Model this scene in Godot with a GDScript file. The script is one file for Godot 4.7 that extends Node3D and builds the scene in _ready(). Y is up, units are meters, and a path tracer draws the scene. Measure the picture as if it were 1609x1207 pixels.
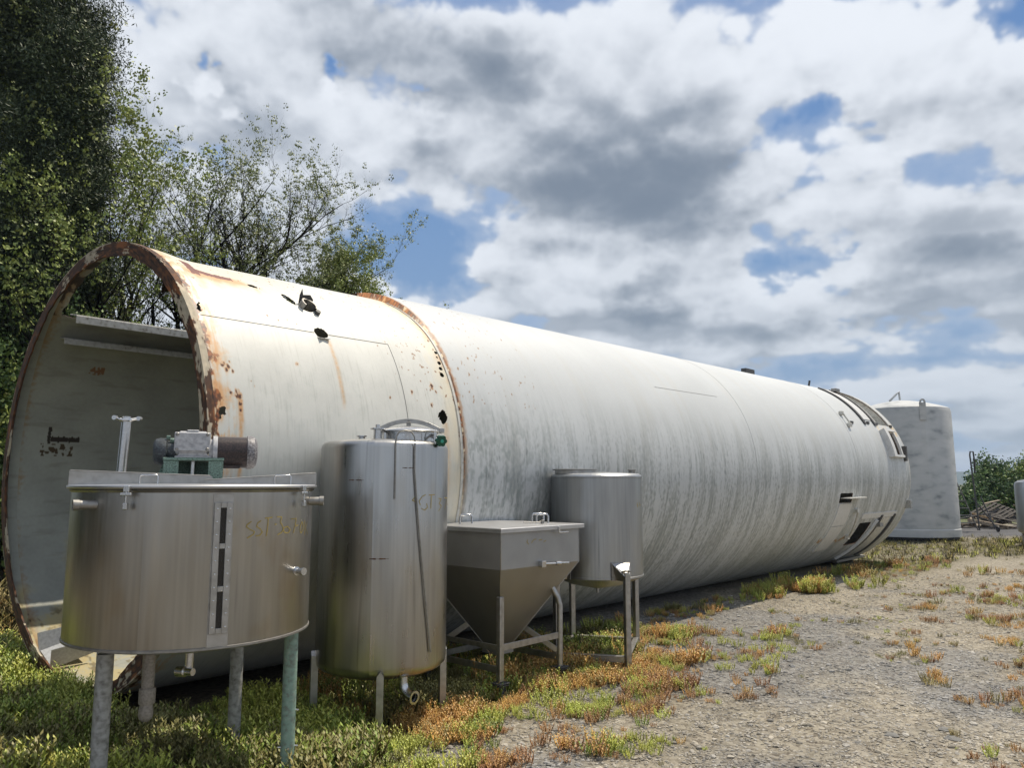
extends Node3D
# Equipment yard: a huge white silo lying on its side, four stainless vessels in front of it, a gravel track and trees.
# World: x right, y up, the camera looks along -z. v3(x, y, d) puts a point d metres ahead of the camera.

var M := {}
var names := {}
var rng := RandomNumberGenerator.new()

func v3(x: float, y: float, d: float) -> Vector3:
	return Vector3(x, y, -d)

func _ready() -> void:
	rng.seed = 7
	set_camera_and_light()
	make_materials()
	build_ground()
	build_silo()
	build_mixing_tank()
	build_tall_tank()
	build_hopper()
	build_cone_tank()
	build_background_things()
	build_trees()
	build_ground_cover()
	build_small_things()

# ------------------------------------------------------------------ camera, sky, sun

func set_camera_and_light() -> void:
	var cam := Camera3D.new()
	cam.name = "camera"
	cam.fov = 53.1
	cam.near = 0.05
	cam.far = 6000.0
	cam.position = Vector3(0, 1.6, 0)
	cam.rotation = Vector3(0.1284, 0, 0)
	add_child(cam)
	var env := Environment.new()
	env.background_mode = Environment.BG_SKY
	var sky := Sky.new()
	var pano := PanoramaSkyMaterial.new()
	pano.panorama = paint_sky(3072, 1536)
	sky.sky_material = pano
	env.sky = sky
	env.tonemap_mode = Environment.TONE_MAPPER_LINEAR
	env.tonemap_exposure = 1.0
	env.fog_enabled = true
	env.fog_density = 0.00035
	env.fog_light_color = Color(0.80, 0.88, 1.0)
	env.sdfgi_enabled = true
	env.ssao_enabled = true
	env.ssil_enabled = true
	var we := WorldEnvironment.new()
	we.name = "world_environment"
	we.environment = env
	add_child(we)
	# the sun stands high, in the vertical plane of the silo's axis
	var sun := DirectionalLight3D.new()
	sun.name = "sun"
	sun.light_energy = 1.5
	sun.light_color = Color(1.0, 0.955, 0.88)
	sun.light_angular_distance = 0.5
	sun.shadow_enabled = true
	var e := deg_to_rad(66.0)
	var to_sun := (Vector3(sin(0.7391) * cos(e), sin(e), -cos(0.7391) * cos(e)) + Vector3(cos(0.7391), 0, sin(0.7391)) * 0.065).normalized()
	add_child(sun)
	sun.look_at_from_position(to_sun * 50.0, Vector3.ZERO, Vector3(0, 0, 1))

func sstep(a: float, b: float, x: float) -> float:
	var t := clampf((x - a) / (b - a), 0.0, 1.0)
	return t * t * (3.0 - 2.0 * t)

var cloud_noise := FastNoiseLite.new()
var cloud_puff := FastNoiseLite.new()
var cloud_wide := FastNoiseLite.new()
# azimuth, elevation (degrees), widths, weight: where the day's clouds and gaps stand
var cloud_bumps := [
	[-7.1, 18.4, 3.4, 2.0, -1.1], [-4.6, 15.6, 3.6, 1.5, -1.0], [-9.6, 16.6, 2.4, 1.2, -0.6], [23.2, 25.6, 2.0, 0.9, -0.5], [20.6, 15.9, 3.6, 0.9, -0.7], [3.0, 12.6, 3.0, 0.7, -0.4], [32.0, 11.0, 5.0, 1.0, -0.3], [27.0, 8.0, 8.0, 1.0, -0.35], [25.0, 15.8, 1.6, 0.6, -0.3],
	[-22.2, 28.6, 0.8, 0.8, -1.1], [-12.7, 29.8, 0.8, 0.5, -1.0], [-19.6, 27.2, 0.7, 0.4, -0.9], [37.0, 28.8, 2.2, 1.6, -0.7], [-5.6, 29.2, 0.7, 0.5, -0.4], [27.5, 23.6, 1.2, 0.6, -0.3], [24.0, 29.5, 8.0, 3.0, 0.30], [32.0, 25.6, 4.5, 2.2, 0.40], [-15.0, 26.0, 8.0, 4.0, 0.42], [-2.0, 26.5, 7.0, 4.0, 0.34], [30.0, 27.0, 7.0, 4.0, 0.25], [-21.0, 27.0, 6.0, 5.0, 0.45], [35.0, 22.5, 4.0, 2.5, 0.45], [28.0, 26.5, 3.0, 1.6, 0.25],
	[12.0, 23.6, 6.0, 2.6, 0.5], [5.0, 23.0, 5.0, 2.6, 0.42], [14.0, 20.6, 6.0, 1.5, 0.38], [-9.5, 32.0, 6.0, 2.6, 0.45], [-0.5, 30.8, 5.0, 2.2, 0.42], [31.5, 17.4, 5.0, 2.3, 0.5], [2.4, 19.0, 2.2, 1.6, 0.4],
	[-6.0, 25.6, 2.0, 1.6, 0.3], [11.3, 13.6, 4.0, 1.0, 0.4], [22.0, 12.4, 5.0, 1.0, 0.42], [-14.0, 22.6, 3.5, 3.0, 0.3], [28.0, 28.5, 5.0, 3.0, 0.22], [30.0, 22.4, 3.0, 1.6, 0.3], [4.0, 14.0, 2.6, 1.0, 0.25],
	[-4.0, 20.8, 1.6, 1.2, 0.22], [-14.6, 18.8, 1.6, 1.3, 0.3], [9.5, 16.0, 1.6, 0.7, 0.3]]
var cloud_dark := [[11.5, 22.8, 7.5, 3.0, 0.75], [3.5, 24.0, 4.0, 2.0, 0.3], [14.0, 20.4, 5.0, 1.2, 0.3], [-9.5, 32.0, 7.0, 2.6, 0.5], [-1.0, 31.0, 5.5, 2.2, 0.5], [32.0, 17.2, 5.0, 2.0, 0.55], [2.4, 18.6, 2.0, 1.4, 0.34], [-6.0, 25.8, 2.2, 1.6, 0.4],
	[11.3, 13.0, 3.6, 0.8, 0.4], [23.0, 12.0, 5.0, 0.8, 0.4], [28.0, 28.5, 6.0, 4.0, -0.45], [-14.0, 22.6, 4.0, 3.0, -0.1], [24.0, 30.5, 5.0, 3.0, -0.3], [30.0, 22.6, 3.0, 1.6, -0.25]]

func gauss_sum(list: Array, az: float, el: float) -> float:
	var t := 0.0
	for b in list:
		var x: float = (az - b[0]) / b[2]
		var y: float = (el - b[1]) / b[3]
		var q := x * x + y * y
		if q < 9.0:
			t += b[4] * exp(-q)
	return t

func cloud_density(az: float, el: float, dir: Vector3, bias: float) -> float:
	var k := 1.0 / (maxf(dir.y, 0.0) + 0.16)
	var p := Vector3(dir.x * k, 0.0, dir.z * k) * 100.0
	var w := Vector3(cloud_wide.get_noise_3d(p.x, 5.0, p.z), 0, cloud_wide.get_noise_3d(p.x, 55.0, p.z)) * 14.0
	var n := cloud_noise.get_noise_3dv(p + w)
	var puff := cloud_puff.get_noise_3d(dir.x * 100.0, dir.y * 130.0, dir.z * 100.0)
	return n * 1.30 - puff * 0.50 + cloud_wide.get_noise_3d(p.x * 0.6, 99.0, p.z * 0.6) * 0.30 + 0.58 + bias

func paint_sky(w: int, h: int) -> ImageTexture:
	cloud_noise.seed = 11
	cloud_noise.noise_type = FastNoiseLite.TYPE_SIMPLEX_SMOOTH
	cloud_noise.frequency = 0.0105
	cloud_noise.fractal_type = FastNoiseLite.FRACTAL_FBM
	cloud_noise.fractal_octaves = 6
	cloud_noise.fractal_gain = 0.52
	cloud_puff.seed = 5
	cloud_puff.noise_type = FastNoiseLite.TYPE_PERLIN
	cloud_puff.frequency = 0.10
	cloud_puff.fractal_type = FastNoiseLite.FRACTAL_RIDGED
	cloud_puff.fractal_octaves = 5
	cloud_puff.fractal_gain = 0.55
	cloud_wide.seed = 21
	cloud_wide.noise_type = FastNoiseLite.TYPE_SIMPLEX_SMOOTH
	cloud_wide.frequency = 0.009
	cloud_wide.fractal_octaves = 3
	# the two placement fields on a half-degree grid
	var gw := 200
	var gh := 90
	var bump := PackedFloat32Array()
	var gloom := PackedFloat32Array()
	for j in gh:
		for i in gw:
			bump.append(gauss_sum(cloud_bumps, i * 0.5 - 50.0, j * 0.5))
			gloom.append(gauss_sum(cloud_dark, i * 0.5 - 50.0, j * 0.5))
	var look := func(map: PackedFloat32Array, az: float, el: float) -> float:
		if absf(az) > 53.0 or el > 46.0:
			return 0.0
		var wx := cloud_puff.get_noise_2d(az * 2.2, el * 3.0)
		var wy := cloud_puff.get_noise_2d(az * 2.2 + 500.0, el * 3.0)
		var x := (az + 2.2 * wx + 50.0) * 2.0
		var y := (el + 1.1 * wy) * 2.0
		if x < 0.0 or y < 0.0 or x >= gw - 1 or y >= gh - 1:
			return 0.0
		var i := int(x)
		var j := int(y)
		var k := j * gw + i
		return lerpf(lerpf(map[k], map[k + 1], x - i), lerpf(map[k + gw], map[k + gw + 1], x - i), y - j)
	var top_rows := int(h * 0.5) + 8
	var dens := []
	dens.resize(top_rows)
	var first := func(j: int) -> void:
		var row := PackedFloat32Array()
		row.resize(w)
		var el := (0.5 - (j + 0.5) / h) * 180.0
		var er := deg_to_rad(el)
		var i := 0
		var last := 0
		while i < w:
			var az := wrapf((i + 0.5) / w * 360.0, -180.0, 180.0)
			var ar := deg_to_rad(az)
			row[i] = cloud_density(az, el, Vector3(sin(ar) * cos(er), sin(er), -cos(ar) * cos(er)), look.call(bump, az, el))
			for k in range(last + 1, i):
				row[k] = lerpf(row[last], row[i], float(k - last) / (i - last))
			last = i
			if i == w - 1:
				break
			i = mini(w - 1, i + (1 if absf(az) < 48.0 and el < 42.0 else 6))
		dens[j] = row
	var id := WorkerThreadPool.add_group_task(first, top_rows)
	WorkerThreadPool.wait_for_group_task_completion(id)
	var rows := []
	rows.resize(h)
	var lag := int(round(1.5 / 180.0 * h))
	var task := func(j: int) -> void:
		var row := PackedFloat32Array()
		row.resize(w * 3)
		var el := (0.5 - (j + 0.5) / h) * 180.0
		if j >= top_rows:
			for i in w:
				row[i * 3] = 0.26
				row[i * 3 + 1] = 0.25
				row[i * 3 + 2] = 0.21
		else:
			var here: PackedFloat32Array = dens[j]
			var above: PackedFloat32Array = dens[maxi(0, j - lag)]
			var up := sstep(0.0, 55.0, el)
			var low := exp(-maxf(el, 0.0) / 7.0)
			var clear := Vector3(0.21, 0.36, 0.60).lerp(Vector3(0.085, 0.20, 0.50), up).lerp(Vector3(0.36, 0.47, 0.60), low)
			var white := Vector3(0.86, 0.905, 0.975).lerp(Vector3(0.60, 0.665, 0.74), low)
			var dark := Vector3(0.195, 0.245, 0.320).lerp(Vector3(0.29, 0.37, 0.46), low)
			for i in w:
				var az := wrapf((i + 0.5) / w * 360.0, -180.0, 180.0)
				var d0 := here[i]
				var cover := sstep(-0.06, 0.15, d0)
				var thick := sstep(0.15, 1.0, d0)
				var top := clampf(0.55 + (d0 - above[i]) * 1.6, -0.2, 1.2)
				var raw: float = thick * 0.40 + (1.0 - top) * 0.62 + look.call(gloom, az, el) * 0.95 - 0.10
				var grey := 0.5 + 0.5 * tanh((raw - 0.50) * 2.3)
				# thin high veil between the heaps
				var c := clear.lerp(Vector3(0.62, 0.69, 0.79), 0.34 * sstep(-0.45, 0.0, d0))
				c = c.lerp(white.lerp(dark, grey), cover)
				c = c.lerp(Vector3(0.42, 0.50, 0.585), low * 0.55)
				row[i * 3] = c.x
				row[i * 3 + 1] = c.y
				row[i * 3 + 2] = c.z
		rows[j] = row.to_byte_array()
	id = WorkerThreadPool.add_group_task(task, h)
	WorkerThreadPool.wait_for_group_task_completion(id)
	var all := PackedByteArray()
	for r in rows:
		all.append_array(r)
	return ImageTexture.create_from_image(Image.create_from_data(w, h, false, Image.FORMAT_RGBF, all))

# ------------------------------------------------------------------ naming and tagging

func numbered(called: String) -> String:
	var n: int = names.get(called, 0)
	names[called] = n + 1
	return called if n == 0 else "%s_%03d" % [called, n]

func tag(o: Node, label: String, category: String, group := "") -> Node:
	o.set_meta("label", label)
	o.set_meta("category", category)
	if group != "":
		o.set_meta("group", group)
	return o

func thing(called: String, label: String, category: String, at := Vector3.ZERO, group := "") -> Node3D:
	var o := Node3D.new()
	o.name = numbered(called)
	add_child(o)
	o.position = at
	tag(o, label, category, group)
	return o

func put(called: String, mesh: Mesh, parent: Node, material: Material = null) -> MeshInstance3D:
	var o := MeshInstance3D.new()
	o.name = numbered(called) if parent == self else called
	o.mesh = mesh
	if material:
		o.material_override = material
	parent.add_child(o, true)
	return o

func scatter(called: String, mesh: Mesh, places: Array, colors: Array, parent: Node, material: Material) -> MultiMeshInstance3D:
	var mm := MultiMesh.new()
	mm.transform_format = MultiMesh.TRANSFORM_3D
	mm.use_colors = colors.size() > 0
	mm.mesh = mesh
	mm.instance_count = places.size()
	for i in places.size():
		mm.set_instance_transform(i, places[i])
		if colors.size() > 0:
			mm.set_instance_color(i, colors[i])
	var o := MultiMeshInstance3D.new()
	o.name = numbered(called) if parent == self else called
	o.multimesh = mm
	o.material_override = material
	parent.add_child(o, true)
	return o

# ------------------------------------------------------------------ mesh builder

class MB:
	var st := SurfaceTool.new()
	var group := 0

	func _init() -> void:
		st.begin(Mesh.PRIMITIVE_TRIANGLES)

	func tri(a: Vector3, b: Vector3, c: Vector3, hint: Vector3, g := -1, ua := Vector2.ZERO, ub := Vector2.ZERO, uc := Vector2.ZERO) -> void:
		var n := (a - c).cross(a - b)
		if n.length_squared() < 1e-16:
			return
		st.set_smooth_group(g)
		if n.dot(hint) < 0.0:
			var t := b
			b = c
			c = t
			var u := ub
			ub = uc
			uc = u
		st.set_uv(ua)
		st.add_vertex(a)
		st.set_uv(ub)
		st.add_vertex(b)
		st.set_uv(uc)
		st.add_vertex(c)

	func quad(a: Vector3, b: Vector3, c: Vector3, d: Vector3, hint: Vector3, g := -1, ua := Vector2.ZERO, ub := Vector2.ZERO, uc := Vector2.ZERO, ud := Vector2.ZERO) -> void:
		tri(a, b, c, hint, g, ua, ub, uc)
		tri(a, c, d, hint, g, ua, uc, ud)

	# chamfered box
	func box(at: Vector3, size: Vector3, basis := Basis(), bevel := 0.003) -> MB:
		var h := size * 0.5
		var b := minf(bevel, minf(h.x, minf(h.y, h.z)) * 0.6)
		var P := func(x: float, y: float, z: float) -> Vector3: return at + basis * Vector3(x, y, z)
		for s in [-1.0, 1.0]:
			quad(P.call(s * h.x, -h.y + b, -h.z + b), P.call(s * h.x, h.y - b, -h.z + b), P.call(s * h.x, h.y - b, h.z - b), P.call(s * h.x, -h.y + b, h.z - b), basis * Vector3(s, 0, 0))
			quad(P.call(-h.x + b, s * h.y, -h.z + b), P.call(h.x - b, s * h.y, -h.z + b), P.call(h.x - b, s * h.y, h.z - b), P.call(-h.x + b, s * h.y, h.z - b), basis * Vector3(0, s, 0))
			quad(P.call(-h.x + b, -h.y + b, s * h.z), P.call(h.x - b, -h.y + b, s * h.z), P.call(h.x - b, h.y - b, s * h.z), P.call(-h.x + b, h.y - b, s * h.z), basis * Vector3(0, 0, s))
			for t in [-1.0, 1.0]:
				quad(P.call(s * h.x, t * (h.y - b), -h.z + b), P.call(s * h.x, t * (h.y - b), h.z - b), P.call(s * (h.x - b), t * h.y, h.z - b), P.call(s * (h.x - b), t * h.y, -h.z + b), basis * Vector3(s, t, 0))
				quad(P.call(s * h.x, -h.y + b, t * (h.z - b)), P.call(s * h.x, h.y - b, t * (h.z - b)), P.call(s * (h.x - b), h.y - b, t * h.z), P.call(s * (h.x - b), -h.y + b, t * h.z), basis * Vector3(s, 0, t))
				quad(P.call(-h.x + b, s * h.y, t * (h.z - b)), P.call(h.x - b, s * h.y, t * (h.z - b)), P.call(h.x - b, s * (h.y - b), t * h.z), P.call(-h.x + b, s * (h.y - b), t * h.z), basis * Vector3(0, s, t))
				for q in [-1.0, 1.0]:
					tri(P.call(s * h.x, t * (h.y - b), q * (h.z - b)), P.call(s * (h.x - b), t * h.y, q * (h.z - b)), P.call(s * (h.x - b), t * (h.y - b), q * h.z), basis * Vector3(s, t, q))
		return self

	# bar of a rectangular section between two points; side gives the direction of its width
	func bar(a: Vector3, b: Vector3, width: float, depth: float, side := Vector3.ZERO, bevel := 0.003) -> MB:
		var y := (b - a).normalized()
		var x := side
		if x == Vector3.ZERO:
			x = Vector3.RIGHT if absf(y.x) < 0.9 else Vector3.FORWARD
		x = (x - y * x.dot(y)).normalized()
		return box((a + b) * 0.5, Vector3(width, (b - a).length(), depth), Basis(x, y, x.cross(y)), bevel)

	# turned shape: profile of (radius, height) from the bottom centre outwards, up and in again
	func lathe(prof: Array, seg := 48, xf := Transform3D(), a0 := 0.0, a1 := TAU) -> MB:
		group += 1
		for k in prof.size() - 1:
			var p: Vector2 = prof[k]
			var q: Vector2 = prof[k + 1]
			var t := q - p
			if t.length() < 1e-6:
				group += 1
				continue
			if k > 0:
				var o: Vector2 = p - prof[k - 1]
				if o.length() > 1e-6 and absf(o.angle_to(t)) > 0.6:
					group += 1
			var n := Vector2(t.y, -t.x).normalized()
			for i in seg:
				var f0 := a0 + (a1 - a0) * i / seg
				var f1 := a0 + (a1 - a0) * (i + 1) / seg
				var c0 := Vector3(sin(f0), 0, cos(f0))
				var c1 := Vector3(sin(f1), 0, cos(f1))
				var hint := xf.basis * ((c0 + c1) * 0.5 * n.x + Vector3.UP * n.y)
				var u0 := float(i) / seg
				var u1 := float(i + 1) / seg
				quad(xf * (c0 * p.x + Vector3.UP * p.y), xf * (c1 * p.x + Vector3.UP * p.y), xf * (c1 * q.x + Vector3.UP * q.y), xf * (c0 * q.x + Vector3.UP * q.y), hint, group, Vector2(u0, p.y), Vector2(u1, p.y), Vector2(u1, q.y), Vector2(u0, q.y))
		return self

	# round bar along points
	func tube(pts: Array, r, seg := 10, caps := true) -> MB:
		group += 1
		var n := pts.size()
		var rings := []
		var nx := Vector3.ZERO
		for k in n:
			var dir: Vector3 = (pts[mini(k + 1, n - 1)] - pts[maxi(k - 1, 0)]).normalized()
			if nx == Vector3.ZERO:
				nx = (Vector3.UP if absf(dir.y) < 0.9 else Vector3.RIGHT).cross(dir).normalized()
			nx = (nx - dir * nx.dot(dir)).normalized()
			var ny := dir.cross(nx)
			var rr: float = r[k] if r is Array else r
			var ring := []
			for i in seg:
				var f := TAU * i / seg
				ring.append(pts[k] + (nx * cos(f) + ny * sin(f)) * rr)
			rings.append(ring)
		for k in n - 1:
			for i in seg:
				var j := (i + 1) % seg
				var mid: Vector3 = (pts[k] + pts[k + 1]) * 0.5
				quad(rings[k][i], rings[k][j], rings[k + 1][j], rings[k + 1][i], (rings[k][i] + rings[k + 1][j]) * 0.5 - mid, group)
		if caps:
			for i in seg:
				var j := (i + 1) % seg
				tri(pts[0], rings[0][i], rings[0][j], pts[0] - pts[1])
				tri(pts[n - 1], rings[n - 1][i], rings[n - 1][j], pts[n - 1] - pts[n - 2])
		return self

	# flat outline pushed out along its normal: pts in the plane of bx, by
	func prism(outline: PackedVector2Array, at: Vector3, bx: Vector3, by: Vector3, depth: float) -> MB:
		var nz := bx.cross(by).normalized()
		var idx := Geometry2D.triangulate_polygon(outline)
		for k in range(0, idx.size(), 3):
			var t := []
			for m in 3:
				t.append(at + bx * outline[idx[k + m]].x + by * outline[idx[k + m]].y)
			tri(t[0], t[1], t[2], -nz)
			tri(t[0] + nz * depth, t[1] + nz * depth, t[2] + nz * depth, nz)
		var mid := Vector2.ZERO
		for p in outline:
			mid += p / outline.size()
		var cw := Geometry2D.is_polygon_clockwise(outline)
		for k in outline.size():
			var p := outline[k]
			var q := outline[(k + 1) % outline.size()]
			var out := Vector2(q.y - p.y, p.x - q.x) * (-1.0 if cw else 1.0)
			var a := at + bx * p.x + by * p.y
			var b := at + bx * q.x + by * q.y
			quad(a, b, b + nz * depth, a + nz * depth, bx * out.x + by * out.y)
		return self

	func done(material: Material = null) -> ArrayMesh:
		st.generate_normals()
		if material:
			st.set_material(material)
		return st.commit()

# turned lathe whose axis points along a direction
func axis_frame(at: Vector3, dir: Vector3) -> Transform3D:
	var y := dir.normalized()
	var x := (Vector3.UP if absf(y.y) < 0.9 else Vector3.RIGHT).cross(y).normalized()
	return Transform3D(Basis(x, y, x.cross(y)), at)

# ------------------------------------------------------------------ materials

func lin(r: float, g: float, b: float) -> Color:
	return Color(r, g, b).linear_to_srgb()

func plain(c: Color, rough: float, metal := 0.0) -> StandardMaterial3D:
	var m := StandardMaterial3D.new()
	m.albedo_color = c
	m.roughness = rough
	m.metallic = metal
	return m

func noise_tex(ramp: Array, freq: float, octaves := 4, seed_ := 1, size := 512, kind := FastNoiseLite.TYPE_SIMPLEX_SMOOTH) -> NoiseTexture2D:
	var t := NoiseTexture2D.new()
	t.width = size
	t.height = size
	t.seamless = true
	t.generate_mipmaps = false
	var n := FastNoiseLite.new()
	n.noise_type = kind
	n.seed = seed_
	n.frequency = freq
	n.fractal_octaves = octaves
	t.noise = n
	if ramp.size() > 0:
		var g := Gradient.new()
		g.offsets = PackedFloat32Array()
		g.colors = PackedColorArray()
		var off := PackedFloat32Array()
		var col := PackedColorArray()
		for k in ramp:
			off.append(k[0])
			col.append(k[1])
		g.offsets = off
		g.colors = col
		t.color_ramp = g
	return t

# a paint or metal whose colour varies in patches, laid on from three sides
func patchy(ramp: Array, freq: float, scale: float, rough: float, metal := 0.0, seed_ := 1, bump := 0.0) -> StandardMaterial3D:
	var m := plain(Color.WHITE, rough, metal)
	m.albedo_texture = noise_tex(ramp, freq, 5, seed_)
	m.uv1_triplanar = true
	m.uv1_scale = Vector3.ONE * scale
	if bump > 0.0:
		m.heightmap_enabled = true
		m.heightmap_texture = noise_tex([], freq * 2.0, 5, seed_ + 9)
		m.heightmap_scale = bump
	return m

func paint_image(w: int, h: int, fn: Callable) -> ImageTexture:
	var rows := []
	rows.resize(h)
	var task := func(j: int) -> void:
		rows[j] = fn.call(j)
	var id := WorkerThreadPool.add_group_task(task, h)
	WorkerThreadPool.wait_for_group_task_completion(id)
	var all := PackedByteArray()
	for r in rows:
		all.append_array(r)
	return ImageTexture.create_from_image(Image.create_from_data(w, h, false, Image.FORMAT_RGB8, all))

func fnl(freq: float, octaves := 4, seed_ := 1, kind := FastNoiseLite.TYPE_SIMPLEX_SMOOTH) -> FastNoiseLite:
	var n := FastNoiseLite.new()
	n.noise_type = kind
	n.frequency = freq
	n.fractal_octaves = octaves
	n.seed = seed_
	return n

func px(row: PackedByteArray, i: int, c: Vector3) -> void:
	row[i * 3] = clampi(int(c.x), 0, 255)
	row[i * 3 + 1] = clampi(int(c.y), 0, 255)
	row[i * 3 + 2] = clampi(int(c.z), 0, 255)

# drawn sheet steel: vertical grain, water marks and handling stains. u runs once round, v in metres.
func steel(seed_: int, round_m: float, tint: Vector3, rough: float, stain: float) -> StandardMaterial3D:
	var m := StandardMaterial3D.new()
	m.metallic = 1.0
	var fine := fnl(1.0, 3, seed_)
	var broad := fnl(1.0, 3, seed_ + 1)
	var spots := fnl(1.0, 4, seed_ + 2)
	var w := 768
	var h := 384
	var color := func(j: int) -> PackedByteArray:
		var row := PackedByteArray()
		row.resize(w * 3)
		var y := float(j) / h * 2.0
		for i in w:
			var a := TAU * i / w
			var x := cos(a) * round_m / TAU
			var z := sin(a) * round_m / TAU
			var s := fine.get_noise_3d(x * 42.0, y * 0.7, z * 42.0)
			var b := broad.get_noise_3d(x * 7.0, y * 0.9, z * 7.0)
			var p := spots.get_noise_3d(x * 3.0, y * 2.0, z * 3.0)
			var c := tint * (1.0 + 0.05 * s + 0.11 * b)
			var st := sstep(0.18, 0.5, p) * stain
			c = c.lerp(Vector3(c.x * 0.9, c.y * 0.78, c.z * 0.62), st)
			var drip := sstep(0.34, 0.6, fine.get_noise_3d(x * 16.0, y * 0.5 + 40.0, z * 16.0)) * sstep(-0.1, 0.3, b)
			c *= 1.0 - 0.14 * drip
			px(row, i, c)
		return row
	m.albedo_texture = paint_image(w, h, color)
	var gloss := func(j: int) -> PackedByteArray:
		var row := PackedByteArray()
		row.resize(w * 3)
		var y := float(j) / h * 2.0
		for i in w:
			var a := TAU * i / w
			var x := cos(a) * round_m / TAU
			var z := sin(a) * round_m / TAU
			var s := fine.get_noise_3d(x * 60.0, y * 1.1 + 9.0, z * 60.0)
			var p := spots.get_noise_3d(x * 5.0, y * 3.0, z * 5.0)
			var v := 255.0 * (rough + 0.07 * s + 0.10 * p)
			px(row, i, Vector3(v, v, v))
		return row
	m.roughness = 1.0
	m.roughness_texture = paint_image(w, h, gloss)
	m.uv1_scale = Vector3(1, 0.5, 1)
	return m

func make_materials() -> void:
	M.steel_mix = steel(3, 3.7, Vector3(170, 169, 166), 0.36, 0.18)
	M.steel_tall = steel(13, 2.8, Vector3(176, 175, 172), 0.33, 0.10)
	M.steel_cone = steel(23, 2.7, Vector3(162, 164, 165), 0.40, 0.08)
	M.steel_plain = patchy([[0.0, lin(0.30, 0.29, 0.27)], [0.5, lin(0.42, 0.41, 0.39)], [1.0, lin(0.50, 0.49, 0.48)]], 0.02, 1.4, 0.42, 1.0, 4)
	M.steel_bright = patchy([[0.0, lin(0.50, 0.50, 0.50)], [1.0, lin(0.64, 0.64, 0.64)]], 0.03, 3.0, 0.27, 1.0, 6)
	M.steel_dull = patchy([[0.0, lin(0.20, 0.19, 0.17)], [0.45, lin(0.30, 0.29, 0.27)], [1.0, lin(0.38, 0.37, 0.35)]], 0.02, 2.0, 0.5, 0.9, 8)
	M.lid_steel = patchy([[0.0, lin(0.48, 0.48, 0.48)], [0.5, lin(0.53, 0.53, 0.535)], [1.0, lin(0.57, 0.57, 0.575)]], 0.015, 0.8, 0.42, 1.0, 14)
	M.pipe_grey = patchy([[0.0, lin(0.10, 0.09, 0.08)], [0.30, lin(0.22, 0.22, 0.20)], [0.55, lin(0.32, 0.32, 0.30)], [1.0, lin(0.42, 0.42, 0.40)]], 0.03, 1.6, 0.7, 0.1, 10, 0.06)
	M.pipe_green = patchy([[0.0, lin(0.12, 0.12, 0.10)], [0.28, lin(0.17, 0.20, 0.17)], [0.42, lin(0.19, 0.29, 0.235)], [0.7, lin(0.23, 0.335, 0.275)], [1.0, lin(0.34, 0.38, 0.33)]], 0.03, 1.6, 0.62, 0.0, 12, 0.06)
	M.bracket_green = patchy([[0.0, lin(0.03, 0.03, 0.028)], [0.34, lin(0.04, 0.045, 0.04)], [0.40, lin(0.17, 0.27, 0.215)], [0.75, lin(0.22, 0.32, 0.26)], [1.0, lin(0.30, 0.37, 0.31)]], 0.05, 5.0, 0.6, 0.0, 15)
	M.cast_silver = patchy([[0.0, lin(0.22, 0.22, 0.23)], [0.3, lin(0.34, 0.34, 0.35)], [0.6, lin(0.45, 0.45, 0.46)], [1.0, lin(0.54, 0.54, 0.54)]], 0.03, 2.0, 0.55, 0.25, 17, 0.08)
	M.motor_brown = patchy([[0.0, lin(0.012, 0.011, 0.011)], [0.42, lin(0.020, 0.016, 0.015)], [0.58, lin(0.055, 0.035, 0.032)], [1.0, lin(0.10, 0.066, 0.058)]], 0.05, 3.0, 0.36, 0.15, 19, 0.08)
	M.dark_blue = patchy([[0.0, lin(0.02, 0.023, 0.028)], [0.55, lin(0.045, 0.052, 0.06)], [0.75, lin(0.09, 0.11, 0.115)], [1.0, lin(0.20, 0.25, 0.24)]], 0.03, 5.0, 0.5, 0.1, 20)
	M.fan_cover = patchy([[0.0, lin(0.03, 0.028, 0.03)], [0.4, lin(0.10, 0.095, 0.10)], [0.6, lin(0.26, 0.25, 0.26)], [1.0, lin(0.48, 0.46, 0.45)]], 0.05, 3.0, 0.5, 0.1, 21, 0.08)
	M.pipe_tan = patchy([[0.0, lin(0.16, 0.14, 0.12)], [0.5, lin(0.30, 0.27, 0.235)], [1.0, lin(0.38, 0.345, 0.30)]], 0.03, 4.0, 0.6, 0.1, 11)
	M.steel_hopper = patchy([[0.0, lin(0.36, 0.36, 0.355)], [0.5, lin(0.40, 0.40, 0.395)], [1.0, lin(0.435, 0.435, 0.43)]], 0.008, 0.6, 0.55, 1.0, 16)
	M.galvanised = patchy([[0.0, lin(0.30, 0.31, 0.32)], [1.0, lin(0.50, 0.52, 0.54)]], 0.03, 2.0, 0.5, 0.5, 18)
	M.flat_stone = patchy([[0.0, lin(0.12, 0.12, 0.115)], [1.0, lin(0.24, 0.23, 0.21)]], 0.03, 2.0, 0.85, 0.0, 44)
	M.black = plain(lin(0.012, 0.012, 0.012), 0.6)
	M.gauge_glass = plain(lin(0.012, 0.013, 0.016), 0.12)
	M.knob_green = plain(lin(0.004, 0.075, 0.045), 0.4)
	M.knob_cap = plain(lin(0.05, 0.36, 0.27), 0.4)
	M.marker = plain(lin(0.34, 0.26, 0.07), 0.7)
	M.rust = patchy([[0.0, lin(0.022, 0.014, 0.010)], [0.35, lin(0.06, 0.030, 0.017)], [0.6, lin(0.13, 0.055, 0.024)], [0.85, lin(0.25, 0.12, 0.05)], [1.0, lin(0.42, 0.36, 0.27)]], 0.03, 2.2, 0.85, 0.0, 22, 0.8)
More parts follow.
